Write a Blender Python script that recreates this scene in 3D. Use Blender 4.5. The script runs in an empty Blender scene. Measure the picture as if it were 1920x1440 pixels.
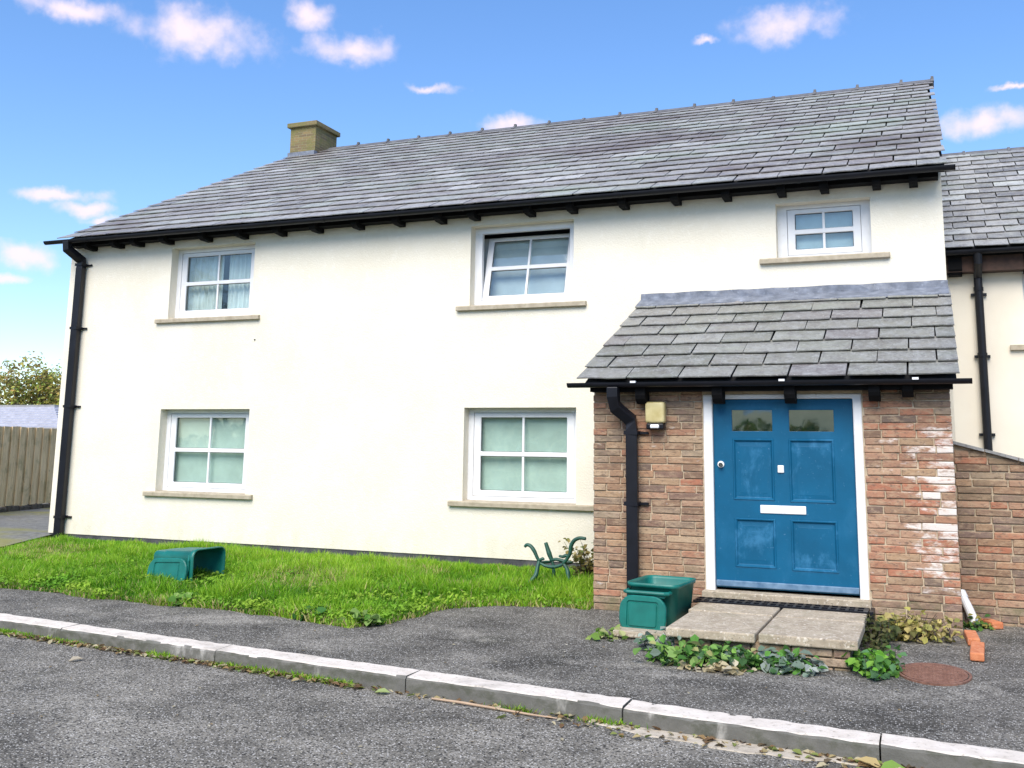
import bpy, bmesh, math, random
import numpy as np
from mathutils import Vector, Matrix
rnd = random.Random(7)
nrs = np.random.RandomState(11)
scene = bpy.context.scene
COL = scene.collection

# ------------------------------------------------------------------ camera
cam_data = bpy.data.cameras.new('camera')
cam = bpy.data.objects.new('camera', cam_data)
COL.objects.link(cam)
_y, _p, _r = (math.radians(a) for a in (-22.15, 9.318, 0.821))
_f = Vector((math.sin(_y) * math.cos(_p), math.cos(_y) * math.cos(_p), math.sin(_p)))
_rt = Vector((math.cos(_y), -math.sin(_y), 0))
_up = _rt.cross(_f)
_rt2 = math.cos(_r) * _rt + math.sin(_r) * _up
_up2 = -math.sin(_r) * _rt + math.cos(_r) * _up
cam.matrix_world = Matrix(((_rt2.x, _up2.x, -_f.x, 0), (_rt2.y, _up2.y, -_f.y, 0), (_rt2.z, _up2.z, -_f.z, 1.9), (0, 0, 0, 1)))
cam_data.sensor_fit = 'HORIZONTAL'
cam_data.sensor_width = 36
cam_data.lens = 1897.1 / 1920 * 36
cam_data.shift_y = -(720 - 534.3) / 1920
cam_data.clip_start = 0.05
cam_data.clip_end = 2000
scene.camera = cam

# ------------------------------------------------------------------ light, sky, exposure
SUN_EL, SUN_AZ = math.radians(48), math.radians(177)      # azimuth clockwise from +Y: behind the camera, to its left
sdir = Vector((math.sin(SUN_AZ) * math.cos(SUN_EL), math.cos(SUN_AZ) * math.cos(SUN_EL), math.sin(SUN_EL)))
sun_data = bpy.data.lights.new('sun', 'SUN')
sun_data.energy = 2.8
sun_data.angle = math.radians(46)
sun_data.color = (1.0, 0.93, 0.82)
sun = bpy.data.objects.new('sun', sun_data)
COL.objects.link(sun)
sun.rotation_euler = sdir.to_track_quat('Z', 'Y').to_euler()
sun.location = sdir * 60
scene.view_settings.view_transform = 'Standard'
scene.view_settings.look = 'None'
scene.view_settings.exposure = 1.0
scene.view_settings.gamma = 1.0
scene.cycles.use_denoising = True
scene.cycles.max_bounces = 6
scene.cycles.diffuse_bounces = 3
scene.cycles.glossy_bounces = 3
scene.cycles.transparent_max_bounces = 8
scene.cycles.caustics_reflective = False
scene.cycles.caustics_refractive = False

world = bpy.data.worlds.new('World')
scene.world = world
world.use_nodes = True
world.cycles.sampling_method = 'MANUAL'
world.cycles.sample_map_resolution = 256
wn, wl = world.node_tree.nodes, world.node_tree.links
wn.clear()
w_out = wn.new('ShaderNodeOutputWorld')
w_bg = wn.new('ShaderNodeBackground')
w_bg.inputs['Strength'].default_value = 0.13
w_sky = wn.new('ShaderNodeTexSky')
w_sky.sky_type = 'NISHITA'
w_sky.sun_disc = False
w_sky.sun_elevation = SUN_EL
w_sky.sun_rotation = SUN_AZ
w_sky.altitude = 50
w_sky.air_density = 1.0
w_sky.dust_density = 0.25
w_sky.ozone_density = 3.0
w_tc = wn.new('ShaderNodeTexCoord')
w_hsv = wn.new('ShaderNodeHueSaturation')
w_hsv.inputs['Saturation'].default_value = 1.27
w_hsv.inputs['Value'].default_value = 1.12
w_hsv.inputs['Hue'].default_value = .508
w_gam = wn.new('ShaderNodeGamma')
w_gam.inputs['Gamma'].default_value = 0.86
wl.new(w_sky.outputs['Color'], w_gam.inputs['Color'])
wl.new(w_gam.outputs[0], w_hsv.inputs['Color'])


def wnode(t, **kw):
    n = wn.new(t)
    for k, v in kw.items():
        setattr(n, k, v)
    return n


# small fair-weather clouds: direction, half width, half height (radians)
CLOUDS = [(-0.6753, 0.6301, 0.3833, 0.0516, 0.0103), (-0.6008, 0.7022, 0.3820, 0.0684, 0.0200), (-0.5140, 0.7560, 0.4053, 0.0225, 0.0125),
          (-0.4874, 0.7854, 0.3815, 0.0456, 0.0132), (-0.4267, 0.8358, 0.3453, 0.0284, 0.0045),
          (-0.3599, 0.8781, 0.3152, 0.0330, 0.0095), (-0.1032, 0.9115, 0.3982, 0.0543, 0.0150), (-0.1766, 0.9062, 0.3843, 0.0126, 0.0040),
          (0.0633, 0.9527, 0.2973, 0.0440, 0.0113), (0.0854, 0.9425, 0.3230, 0.0163, 0.0028), (-0.7122, 0.6657, 0.2230, 0.0455, 0.0062),
          (-0.6963, 0.6853, 0.2135, 0.0291, 0.0068), (-0.7375, 0.6538, 0.1695, 0.0284, 0.0119), (-0.7473, 0.6480, 0.1474, 0.0189, 0.0047),
          (-0.6893, 0.6954, 0.2033, 0.0195, 0.0039)]
_cr = random.Random(3)
for k in range(14):                                        # the same sort of clouds round the rest of the sky
    az = math.radians(50 + k * 19 + _cr.uniform(-4, 4))
    el = math.radians(_cr.uniform(9, 34))
    CLOUDS.append((math.sin(az) * math.cos(el), math.cos(az) * math.cos(el), math.sin(el), _cr.uniform(.02, .07), _cr.uniform(.006, .02)))
w_n1 = wnode('ShaderNodeTexNoise')
w_n1.inputs['Scale'].default_value = 22
w_n1.inputs['Detail'].default_value = 6
w_n1.inputs['Roughness'].default_value = 0.62
wl.new(w_tc.outputs['Generated'], w_n1.inputs['Vector'])
w_sub = wnode('ShaderNodeVectorMath', operation='SUBTRACT')
wl.new(w_n1.outputs['Color'], w_sub.inputs[0])
w_sub.inputs[1].default_value = (.5, .5, .5)
w_scl = wnode('ShaderNodeVectorMath', operation='SCALE')
w_scl.inputs['Scale'].default_value = 0.030
wl.new(w_sub.outputs[0], w_scl.inputs[0])
w_add = wnode('ShaderNodeVectorMath', operation='ADD')
wl.new(w_tc.outputs['Generated'], w_add.inputs[0])
wl.new(w_scl.outputs[0], w_add.inputs[1])
prev = None
for cx_, cy_, cz_, a_, b_ in CLOUDS:
    d = Vector((cx_, cy_, cz_)).normalized()
    xr = Vector((d.y, -d.x, 0)).normalized()
    yu = xr.cross(d) * 1.0
    mp = wnode('ShaderNodeMapping', vector_type='TEXTURE')
    mp.inputs['Location'].default_value = d - yu * b_ * 0.35
    mp.inputs['Rotation'].default_value = Matrix((xr, yu, xr.cross(yu))).transposed().to_euler()
    mp.inputs['Scale'].default_value = (a_, b_ * 1.25, 0.5)
    wl.new(w_add.outputs[0], mp.inputs['Vector'])
    ln = wnode('ShaderNodeVectorMath', operation='LENGTH')
    wl.new(mp.outputs[0], ln.inputs[0])
    if prev is None:
        prev = ln.outputs['Value']
    else:
        mn = wnode('ShaderNodeMath', operation='MINIMUM')
        wl.new(prev, mn.inputs[0])
        wl.new(ln.outputs['Value'], mn.inputs[1])
        prev = mn.outputs[0]
w_n2 = wnode('ShaderNodeTexNoise')
w_n2.inputs['Scale'].default_value = 45
w_n2.inputs['Detail'].default_value = 5
wl.new(w_tc.outputs['Generated'], w_n2.inputs['Vector'])
w_m = wnode('ShaderNodeMath', operation='MULTIPLY_ADD')
wl.new(w_n2.outputs['Fac'], w_m.inputs[0])
w_m.inputs[1].default_value = 1.5
wl.new(prev, w_m.inputs[2])
w_mr = wnode('ShaderNodeMapRange', interpolation_type='SMOOTHSTEP')
w_mr.inputs['From Min'].default_value = 1.95
w_mr.inputs['From Max'].default_value = .70
w_mr.inputs['To Max'].default_value = 0.93
wl.new(w_m.outputs[0], w_mr.inputs['Value'])
w_mix = wnode('ShaderNodeMix', data_type='RGBA')
wl.new(w_mr.outputs[0], w_mix.inputs['Factor'])
wl.new(w_hsv.outputs[0], w_mix.inputs[6])
w_mix.inputs[7].default_value = (4.4, 3.75, 4.15, 1)
wl.new(w_mix.outputs[2], w_bg.inputs['Color'])
wl.new(w_bg.outputs[0], w_out.inputs['Surface'])

# ------------------------------------------------------------------ materials


def new_mat(name):
    m = bpy.data.materials.new(name)
    m.use_nodes = True
    nt = m.node_tree
    return m, nt, nt.nodes['Principled BSDF']


def coord(nt, kind='position', scale=(1, 1, 1)):
    if kind == 'position':
        s = nt.nodes.new('ShaderNodeNewGeometry').outputs['Position']
    else:
        s = nt.nodes.new('ShaderNodeTexCoord').outputs['Object']
    mp = nt.nodes.new('ShaderNodeMapping')
    mp.inputs['Scale'].default_value = scale
    nt.links.new(s, mp.inputs['Vector'])
    return mp.outputs[0]


def noise(nt, vec, scale, detail=4, rough=0.55, dist=0):
    n = nt.nodes.new('ShaderNodeTexNoise')
    n.inputs['Scale'].default_value = scale
    n.inputs['Detail'].default_value = detail
    n.inputs['Roughness'].default_value = rough
    n.inputs['Distortion'].default_value = dist
    nt.links.new(vec, n.inputs['Vector'])
    return n.outputs['Fac']


def ramp(nt, fac, stops):
    r = nt.nodes.new('ShaderNodeValToRGB')
    e = r.color_ramp.elements
    while len(e) > 1:
        e.remove(e[-1])
    e[0].position = stops[0][0]
    e[0].color = (*stops[0][1], 1)
    for p, c in stops[1:]:
        k = e.new(p)
        k.color = (*c, 1)
    nt.links.new(fac, r.inputs['Fac'])
    return r.outputs['Color']


def maprange(nt, fac, lo, hi, a=0., b=1.):
    m = nt.nodes.new('ShaderNodeMapRange')
    m.interpolation_type = 'SMOOTHSTEP'
    m.inputs['From Min'].default_value = lo
    m.inputs['From Max'].default_value = hi
    m.inputs['To Min'].default_value = a
    m.inputs['To Max'].default_value = b
    nt.links.new(fac, m.inputs['Value'])
    return m.outputs[0]


def mixc(nt, fac, a, b, blend='MIX'):
    m = nt.nodes.new('ShaderNodeMix')
    m.data_type = 'RGBA'
    m.blend_type = blend
    for sock, v in ((m.inputs['Factor'], fac), (m.inputs[6], a), (m.inputs[7], b)):
        if isinstance(v, (int, float)):
            sock.default_value = v
        elif isinstance(v, tuple):
            sock.default_value = (*v, 1)
        else:
            nt.links.new(v, sock)
    return m.outputs[2]


def math_n(nt, op, a, b):
    m = nt.nodes.new('ShaderNodeMath')
    m.operation = op
    for s, v in ((m.inputs[0], a), (m.inputs[1], b)):
        if isinstance(v, (int, float)):
            s.default_value = v
        else:
            nt.links.new(v, s)
    return m.outputs[0]


def bump(nt, bsdf, fac, strength, dist=0.01):
    b = nt.nodes.new('ShaderNodeBump')
    b.inputs['Strength'].default_value = strength
    b.inputs['Distance'].default_value = dist
    nt.links.new(fac, b.inputs['Height'])
    nt.links.new(b.outputs[0], bsdf.inputs['Normal'])


def mat(name, stops, scale=6, rough=.6, bumps=None, kind='position', stretch=(1, 1, 1), layers=(), spec=.5, detail=5):
    """ramped noise colour + optional layers (colour, noise scale, lo, hi, amount, stretch) + bump (scale, strength, distance)"""
    m, nt, b = new_mat(name)
    if isinstance(stops[0], (int, float)):
        c = stops
        stops = [(.3, tuple(v * .88 for v in c)), (.7, tuple(min(1, v * 1.1) for v in c))]
    v = coord(nt, kind, stretch)
    col = ramp(nt, noise(nt, v, scale, detail), stops)
    for lc, ls, lo, hi, amt, st in layers:
        col = mixc(nt, maprange(nt, noise(nt, coord(nt, kind, st), ls, 5, .6), lo, hi, 0, amt), col, lc)
    nt.links.new(col, b.inputs['Base Color'])
    b.inputs['Roughness'].default_value = rough
    b.inputs['Specular IOR Level'].default_value = spec
    if bumps:
        bump(nt, b, noise(nt, coord(nt, kind), bumps[0], 5, .65), bumps[1], bumps[2])
    return m


ONE = (1, 1, 1)
M = {}
M['render'] = mat('cream_render', [(.25, (.745, .69, .56)), (.75, (.81, .76, .64))], 1.3, .9, (42, .55, .012),
                  layers=[((.655, .605, .475), .55, .50, .75, .6, (1, 1, .35)), ((.60, .58, .47), 3, .66, .9, .35, (1.5, 1, .25)), ((.9, .87, .78), 14, .5, .8, .4, ONE)])
_nt = M['render'].node_tree
_b = _nt.nodes['Principled BSDF']
_src = _b.inputs['Base Color'].links[0].from_socket
_sx = _nt.nodes.new('ShaderNodeSeparateXYZ')
_nt.links.new(_nt.nodes.new('ShaderNodeNewGeometry').outputs['Position'], _sx.inputs[0])
_g = math_n(_nt, 'MULTIPLY', maprange(_nt, _sx.outputs['Z'], .95, .40), maprange(_nt, noise(_nt, coord(_nt, 'position', (1, 1, .5)), 4, 6, .7), .40, .70, 0, .32))
_nt.links.new(mixc(_nt, _g, _src, (.46, .44, .32)), _b.inputs['Base Color'])
M['render_b'] = mat('pale_render', [(.25, (.78, .70, .57)), (.75, (.84, .78, .66))], 1.1, .9, (50, .35, .006),
                    layers=[((.66, .60, .48), .8, .5, .8, .6, (1, 1, .4))])
M['plinth'] = mat('dark_plinth', [(.3, (.035, .036, .04)), (.75, (.10, .10, .105))], 6, .8, (30, .4, .01))
M['upvc'] = mat('white_upvc', [(.3, (.76, .765, .78)), (.7, (.83, .835, .84))], 4, .35,
                layers=[((.52, .49, .42), 9, .62, .8, .55, (1, 1, 1)), ((.30, .28, .24), 30, .70, .8, .5, ONE)])
M['sill'] = mat('stone_sill', [(.3, (.33, .28, .20)), (.7, (.48, .42, .32))], 9, .9, (40, .4, .006),
                layers=[((.26, .24, .15), 16, .55, .75, .6, ONE)])
M['black'] = mat('black_plastic', [(.3, (.004, .0045, .007)), (.7, (.008, .009, .014))], 5, .42, spec=.3)
M['soot'] = mat('black_timber', [(.3, (.0035, .0035, .004)), (.7, (.007, .007, .008))], 9, .8, (30, .3, .004), spec=.15)
M['deck'] = mat('roof_underlay', (.012, .012, .014), 5, .9)
M['lead'] = mat('lead_flashing', [(.3, (.085, .10, .13)), (.55, (.16, .18, .225)), (.8, (.27, .30, .36))], 7, .55, (12, .5, .02), layers=[((.42, .46, .53), 16, .58, .75, .5, ONE)])
M['mortar'] = mat('brick_mortar', [(.3, (.36, .285, .19)), (.7, (.54, .445, .32))], 12, .95, (60, .5, .006))
M['concrete'] = mat('step_concrete', [(.3, (.30, .245, .175)), (.7, (.46, .39, .29))], 9, .9, (50, .6, .008),
                    layers=[((.66, .60, .50), 34, .54, .66, .75, ONE), ((.15, .13, .10), 42, .56, .68, .75, ONE), ((.24, .22, .14), 2.5, .5, .75, .6, ONE)])
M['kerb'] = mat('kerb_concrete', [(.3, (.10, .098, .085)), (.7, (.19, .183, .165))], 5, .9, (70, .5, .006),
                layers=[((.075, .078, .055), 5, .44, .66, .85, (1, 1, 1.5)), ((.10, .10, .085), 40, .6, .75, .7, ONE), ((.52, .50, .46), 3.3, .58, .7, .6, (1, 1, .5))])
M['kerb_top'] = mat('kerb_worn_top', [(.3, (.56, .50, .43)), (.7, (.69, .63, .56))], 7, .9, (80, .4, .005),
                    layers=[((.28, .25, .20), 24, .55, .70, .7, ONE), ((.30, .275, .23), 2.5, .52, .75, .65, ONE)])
M['caddy'] = mat('green_plastic', [(.3, (.003, .11, .088)), (.7, (.005, .16, .13))], 6, .42, (90, .05, .004), kind='object',
                 layers=[((.03, .17, .135), 8, .58, .8, .5, ONE)])
M['iron'] = mat('green_iron', [(.3, (.010, .055, .04)), (.7, (.022, .105, .07))], 12, .5, (50, .4, .004), layers=[((.05, .06, .045), 15, .55, .7, .6, ONE)])
M['diffuser'] = mat('yellowed_diffuser', [(.3, (.46, .38, .16)), (.7, (.60, .52, .27))], 9, .4)
M['white'] = mat('white_plastic', (.78, .79, .80), 8, .35)
M['chrome'] = mat('chrome', (.75, .75, .78), 8, .15)
M['chrome'].node_tree.nodes['Principled BSDF'].inputs['Metallic'].default_value = 1
M['orange_brick'] = mat('orange_brick', [(.3, (.46, .14, .055)), (.7, (.62, .24, .11))], 14, .9, (70, .6, .006), layers=[((.62, .42, .28), 25, .55, .7, .6, ONE), ((.12, .06, .03), 12, .62, .75, .7, ONE)])
M['rust'] = mat('rusty_iron', [(.25, (.115, .052, .034)), (.55, (.215, .105, .072)), (.8, (.29, .165, .12))], 22, .85, (120, .6, .006), layers=[((.08, .05, .04), 45, .56, .7, .7, ONE), ((.33, .22, .15), 90, .58, .7, .6, ONE)])
M['plank'] = mat('weathered_fence', [(.25, (.52, .39, .21)), (.55, (.76, .59, .36)), (.8, (.86, .70, .46))], 3, .9, (30, .5, .01), stretch=(6, 6, .6),
                 layers=[((.16, .17, .075), 2.2, .5, .75, .6, ONE), ((.10, .07, .04), 14, .62, .72, .7, (2, 2, .6))])
M['stone_dark'] = mat('dark_stone', [(.3, (.045, .038, .03)), (.7, (.13, .105, .08))], 9, .95, (20, .6, .02))
M['pale_slate'] = mat('pale_wet_slate', [(.3, (.33, .33, .37)), (.7, (.46, .46, .51))], 5, .5)
M['blind_green'] = mat('pale_blind', (.62, .74, .66), 3, .85, stretch=(1, 1, 1))
M['blind_blue'] = mat('pale_blue_blind', (.56, .67, .71), 3, .85)
M['blind_pale'] = mat('pale_grey_blind', (.72, .79, .83), 3, .85)
M['curtain'] = mat('net_curtain', (.78, .82, .80), 4, .9)
M['room'] = mat('room_dark', (.05, .05, .05), 4, .9)
M['soil'] = mat('soil', [(.3, (.035, .028, .016)), (.7, (.085, .065, .035))], 12, .95, (30, .7, .03), layers=[((.05, .075, .02), 4, .4, .6, .7, ONE)])
M['path'] = mat('mossy_path', [(.3, (.10, .10, .09)), (.7, (.20, .195, .18))], 9, .95, (70, .5, .01),
                layers=[((.20, .19, .045), .55, .44, .60, .8, (.5, 1.2, 1)), ((.30, .30, .29), 60, .58, .7, .6, ONE)])
M['bark'] = mat('bark', [(.3, (.06, .048, .036)), (.7, (.14, .115, .09))], 9, .95, (20, .6, .03))


def asphalt(name, lo, hi, mossy, pale=.35, speck=1.):
    m, nt, b = new_mat(name)
    p = coord(nt)
    col = ramp(nt, noise(nt, p, 1.1, 6, .7), [(.36, tuple(v * .7 for v in lo)), (.64, tuple(v * 1.1 for v in hi))])
    col = mixc(nt, maprange(nt, noise(nt, coord(nt, 'position', (.9, 1.6, 1)), .9, 4, .6, .6), .52, .72, 0, pale), col, tuple(min(1, v * 2.0) for v in hi))
    vo = nt.nodes.new('ShaderNodeTexVoronoi')
    vo.inputs['Scale'].default_value = 82
    nt.links.new(p, vo.inputs['Vector'])
    sp = nt.nodes.new('ShaderNodeSeparateColor')
    nt.links.new(vo.outputs['Color'], sp.inputs[0])
    near = maprange(nt, vo.outputs['Distance'], .62, .30)
    col = mixc(nt, math_n(nt, 'MULTIPLY', math_n(nt, 'MULTIPLY', maprange(nt, sp.outputs[0], .62, .95), near), .95 * speck), col, (.62, .60, .56))
    col = mixc(nt, math_n(nt, 'MULTIPLY', maprange(nt, sp.outputs[1], .55, .9), .88 * speck), col, (.022, .021, .02))
    col = mixc(nt, maprange(nt, noise(nt, p, 36, 3, .6), .56, .70, 0, .45 * speck), col, (.30, .295, .285))
    if mossy:
        col = mixc(nt, maprange(nt, noise(nt, p, .7, 5, .7), .55, .75, 0, mossy), col, (.085, .095, .045))
    nt.links.new(col, b.inputs['Base Color'])
    b.inputs['Roughness'].default_value = .9
    b.inputs['Specular IOR Level'].default_value = .2
    bump(nt, b, vo.outputs['Distance'], .6, .008)
    return m


M['road'] = asphalt('road_asphalt', (.13, .12, .10), (.23, .213, .18), .30)
M['pavement'] = asphalt('pavement_asphalt', (.085, .079, .067), (.175, .163, .14), .14, .6, .85)


def random_per_piece(nt):
    oi = nt.nodes.new('ShaderNodeObjectInfo').outputs['Random']
    isl = nt.nodes.new('ShaderNodeNewGeometry').outputs['Random Per Island']
    return math_n(nt, 'FRACT', math_n(nt, 'ADD', oi, isl), 0)


def slate_mat(name, stops, moss, stain, rough=.42):
    m, nt, b = new_mat(name)
    r = random_per_piece(nt)
    col = ramp(nt, r, stops)
    p = coord(nt)
    col = mixc(nt, maprange(nt, noise(nt, p, 9, 5, .75), .42, .66, 0, .55), col, (.34, .345, .335))
    col = mixc(nt, maprange(nt, noise(nt, coord(nt, 'position', (1.3, 1, 1)), 5, 5, .75), .50, .64, 0, .5), col, (.125, .112, .11))
    col = mixc(nt, maprange(nt, noise(nt, p, 34, 4, .7), .55, .68, 0, .6), col, (.47, .47, .45))
    col = mixc(nt, maprange(nt, noise(nt, p, 27, 4, .7), .46, .34, 0, .55), col, (.09, .085, .085))
    col = mixc(nt, maprange(nt, noise(nt, coord(nt, 'position', (.6, .8, .8)), .55, 5, .7), .50, .68, 0, stain), col, (.095, .066, .064))
    col = mixc(nt, maprange(nt, noise(nt, coord(nt, 'position', (.5, 1, 1)), .8, 5, .7), .52, .70, 0, moss), col, (.27, .32, .25))
    nt.links.new(col, b.inputs['Base Color'])
    rr = maprange(nt, noise(nt, p, 9, 4), .3, .7, rough - .08, rough + .16)
    nt.links.new(rr, b.inputs['Roughness'])
    bump(nt, b, noise(nt, coord(nt, 'position', (1, 1, 1)), 26, 5, .7), .5, .006)
    return m


M['slate'] = slate_mat('roof_slate', [(0, (.20, .19, .18)), (.2, (.285, .27, .26)), (.42, (.33, .32, .305)), (.6, (.24, .215, .205)), (.78, (.315, .33, .30)), (.92, (.365, .36, .34)), (1, (.46, .455, .44))], .5, .55, .45)
M['ridge'] = mat('ridge_clay', [(.3, (.075, .075, .08)), (.7, (.15, .15, .155))], 8, .7, (30, .4, .006))
M['slate_porch'] = slate_mat('porch_slate', [(0, (.155, .16, .135)), (.25, (.20, .20, .175)), (.45, (.18, .165, .165)), (.65, (.225, .23, .195)), (.85, (.18, .175, .155)), (1, (.255, .255, .23))], .4, .2)
M['slate_b'] = slate_mat('grey_slate', [(0, (.17, .168, .165)), (.3, (.24, .238, .235)), (.6, (.31, .308, .30)), (.85, (.37, .365, .36)), (1, (.48, .50, .48))], .4, .25)


def brick_mat(name, stops, lime, moss=.0):
    m, nt, b = new_mat(name)
    r = random_per_piece(nt)
    col = ramp(nt, r, stops)
    p = coord(nt)
    col = mixc(nt, maprange(nt, noise(nt, coord(nt, 'position', (1, 1, 2.5)), 9, 5, .75), .46, .62, 0, .6), col, (.45, .325, .21))
    col = mixc(nt, maprange(nt, noise(nt, coord(nt, 'position', (1, 1, 2)), 16, 5, .75), .50, .64, 0, .7), col, (.13, .085, .065))
    col = mixc(nt, maprange(nt, noise(nt, coord(nt, 'position', (1, 1, 3)), 6.5, 5, .65), lime[0], lime[1], 0, lime[2]), col, (.74, .70, .66))
    if moss:
        col = mixc(nt, maprange(nt, noise(nt, p, 3, 5, .7), .42, .62, 0, moss), col, (.13, .125, .06))
    nt.links.new(col, b.inputs['Base Color'])
    b.inputs['Roughness'].default_value = .92
    bump(nt, b, noise(nt, p, 55, 5, .7), .8, .008)
    return m


_BR = [(0, (.19, .12, .08)), (.18, (.33, .20, .12)), (.36, (.25, .155, .10)), (.52, (.39, .26, .155)), (.68, (.36, .175, .105)), (.84, (.16, .115, .09)), (1, (.45, .32, .20))]
_RD = [(0, (.37, .14, .08)), (.3, (.42, .205, .125)), (.55, (.30, .16, .10)), (.8, (.42, .255, .165)), (1, (.25, .15, .10))]
_DK = [(0, (.17, .12, .09)), (.25, (.26, .165, .115)), (.5, (.30, .20, .13)), (.75, (.22, .15, .12)), (1, (.36, .27, .19))]
M['brick'] = brick_mat('brown_brick', _BR, (.64, .78, .6))
M['brick_red'] = brick_mat('red_brick', _RD, (.66, .80, .5))
M['brick_limed'] = brick_mat('limed_brick', _BR, (.44, .58, .92))
def pier_mat():
    """red brick with old limewash left towards the right-hand corner"""
    m = brick_mat('limewashed_pier_brick', _RD, (.68, .82, .4))
    nt = m.node_tree
    b = nt.nodes['Principled BSDF']
    src = b.inputs['Base Color'].links[0].from_socket
    sx = nt.nodes.new('ShaderNodeSeparateXYZ')
    nt.links.new(nt.nodes.new('ShaderNodeNewGeometry').outputs['Position'], sx.inputs[0])
    gxf = maprange(nt, sx.outputs['X'], -.42, .16, 0, .30)
    gzf = math_n(nt, 'MULTIPLY', maprange(nt, sx.outputs['Z'], .45, .85), maprange(nt, sx.outputs['Z'], 2.4, 2.1))
    f = math_n(nt, 'ADD', noise(nt, coord(nt, 'position', (1, 1, 2.6)), 5.5, 6, .7), math_n(nt, 'MULTIPLY', gxf, gzf))
    f = math_n(nt, 'ADD', f, math_n(nt, 'MULTIPLY', math_n(nt, 'SUBTRACT', random_per_piece(nt), .5), .16))
    nt.links.new(mixc(nt, maprange(nt, f, .64, .82, 0, .9), src, (.72, .66, .60)), b.inputs['Base Color'])
    return m


M['brick_pier'] = pier_mat()
M['brick_dark'] = brick_mat('dull_brick', _DK, (.68, .82, .5), .25)
M['brick_mossy'] = brick_mat('mossy_brick', _DK, (.66, .8, .4), .7)


def brick_texture_mat(name, c1, c2, mortar, bw, bh, moss):
    m, nt, b = new_mat(name)
    g = nt.nodes.new('ShaderNodeNewGeometry')
    sx = nt.nodes.new('ShaderNodeSeparateXYZ')
    nt.links.new(g.outputs['Position'], sx.inputs[0])
    cb = nt.nodes.new('ShaderNodeCombineXYZ')
    nt.links.new(math_n(nt, 'ADD', sx.outputs['X'], sx.outputs['Y']), cb.inputs['X'])
    nt.links.new(sx.outputs['Z'], cb.inputs['Y'])
    t = nt.nodes.new('ShaderNodeTexBrick')
    nt.links.new(cb.outputs[0], t.inputs['Vector'])
    t.inputs['Scale'].default_value = 1
    t.inputs['Brick Width'].default_value = bw
    t.inputs['Row Height'].default_value = bh
    t.inputs['Mortar Size'].default_value = bh * .09
    t.inputs['Color1'].default_value = (*c1, 1)
    t.inputs['Color2'].default_value = (*c2, 1)
    t.inputs['Mortar'].default_value = (*mortar, 1)
    col = mixc(nt, maprange(nt, noise(nt, coord(nt), 5, 5, .7), .4, .65, 0, moss), t.outputs['Color'], (.17, .165, .055))
    nt.links.new(col, b.inputs['Base Color'])
    b.inputs['Roughness'].default_value = .95
    inv = math_n(nt, 'MULTIPLY_ADD', t.outputs['Fac'], -1)
    bump(nt, b, inv, .8, .01)
    return m


M['brick_side'] = brick_texture_mat('brick_return', (.34, .19, .12), (.24, .15, .10), (.42, .34, .24), .337, .0767, .2)
M['brick_chimney'] = brick_texture_mat('chimney_brick', (.25, .18, .085), (.16, .115, .07), (.30, .27, .16), .22, .062, .75)


def leaf_mat(name, rough=.75, trans=.35):
    m, nt, b = new_mat(name)
    at = nt.nodes.new('ShaderNodeAttribute')
    at.attribute_name = 'col'
    nt.links.new(at.outputs['Color'], b.inputs['Base Color'])
    b.inputs['Roughness'].default_value = rough
    b.inputs['Specular IOR Level'].default_value = .3
    tr = nt.nodes.new('ShaderNodeBsdfTranslucent')
    nt.links.new(at.outputs['Color'], tr.inputs['Color'])
    ms = nt.nodes.new('ShaderNodeMixShader')
    ms.inputs['Fac'].default_value = trans
    nt.links.new(b.outputs[0], ms.inputs[1])
    nt.links.new(tr.outputs[0], ms.inputs[2])
    nt.links.new(ms.outputs[0], nt.nodes['Material Output'].inputs['Surface'])
    return m


M['leaf'] = leaf_mat('leaf')
M['grass'] = leaf_mat('grass', .5, .4)


def glass_mat(name='window_glass', base=.085):
    m, nt, b = new_mat(name)
    nt.nodes.remove(b)
    lw = nt.nodes.new('ShaderNodeLayerWeight')
    lw.inputs['Blend'].default_value = .5
    fac = math_n(nt, 'MULTIPLY_ADD', math_n(nt, 'POWER', lw.outputs['Facing'], 4), .75)
    fac.node.inputs[2].default_value = base
    tr = nt.nodes.new('ShaderNodeBsdfTransparent')
    tr.inputs['Color'].default_value = (.93, .97, .96, 1)
    gl = nt.nodes.new('ShaderNodeBsdfGlossy')
    gl.inputs['Roughness'].default_value = .03
    nb = nt.nodes.new('ShaderNodeBump')
    nb.inputs['Strength'].default_value = .05
    nb.inputs['Distance'].default_value = .02
    nt.links.new(noise(nt, coord(nt), 3, 2), nb.inputs['Height'])
    nt.links.new(nb.outputs[0], gl.inputs['Normal'])
    ms = nt.nodes.new('ShaderNodeMixShader')
    nt.links.new(fac, ms.inputs[0])
    nt.links.new(tr.outputs[0], ms.inputs[1])
    nt.links.new(gl.outputs[0], ms.inputs[2])
    nt.links.new(ms.outputs[0], nt.nodes['Material Output'].inputs['Surface'])
    return m


M['glass'] = glass_mat()
M['mirror_glass'] = glass_mat('coated_glass', .75)


def door_mat(name, amt):
    m, nt, b = new_mat(name)
    p = coord(nt)
    col = ramp(nt, noise(nt, p, 2.2, 4), [(.3, (.002, .078, .16)), (.7, (.003, .105, .215))])
    f = noise(nt, coord(nt, 'position', (1, 1, .7)), 3.2, 6, .66, .3)
    col = mixc(nt, maprange(nt, f, .50, .68, 0, amt), col, (.06, .24, .43))
    col = mixc(nt, maprange(nt, noise(nt, p, 34, 4, .7), .64, .74, 0, .5), col, (.16, .32, .47))
    nt.links.new(col, b.inputs['Base Color'])
    b.inputs['Roughness'].default_value = .5
    b.inputs['Specular IOR Level'].default_value = .25
    bump(nt, b, noise(nt, coord(nt, 'position', (3, 1, .4)), 30, 3), .12, .003)
    return m


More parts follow.
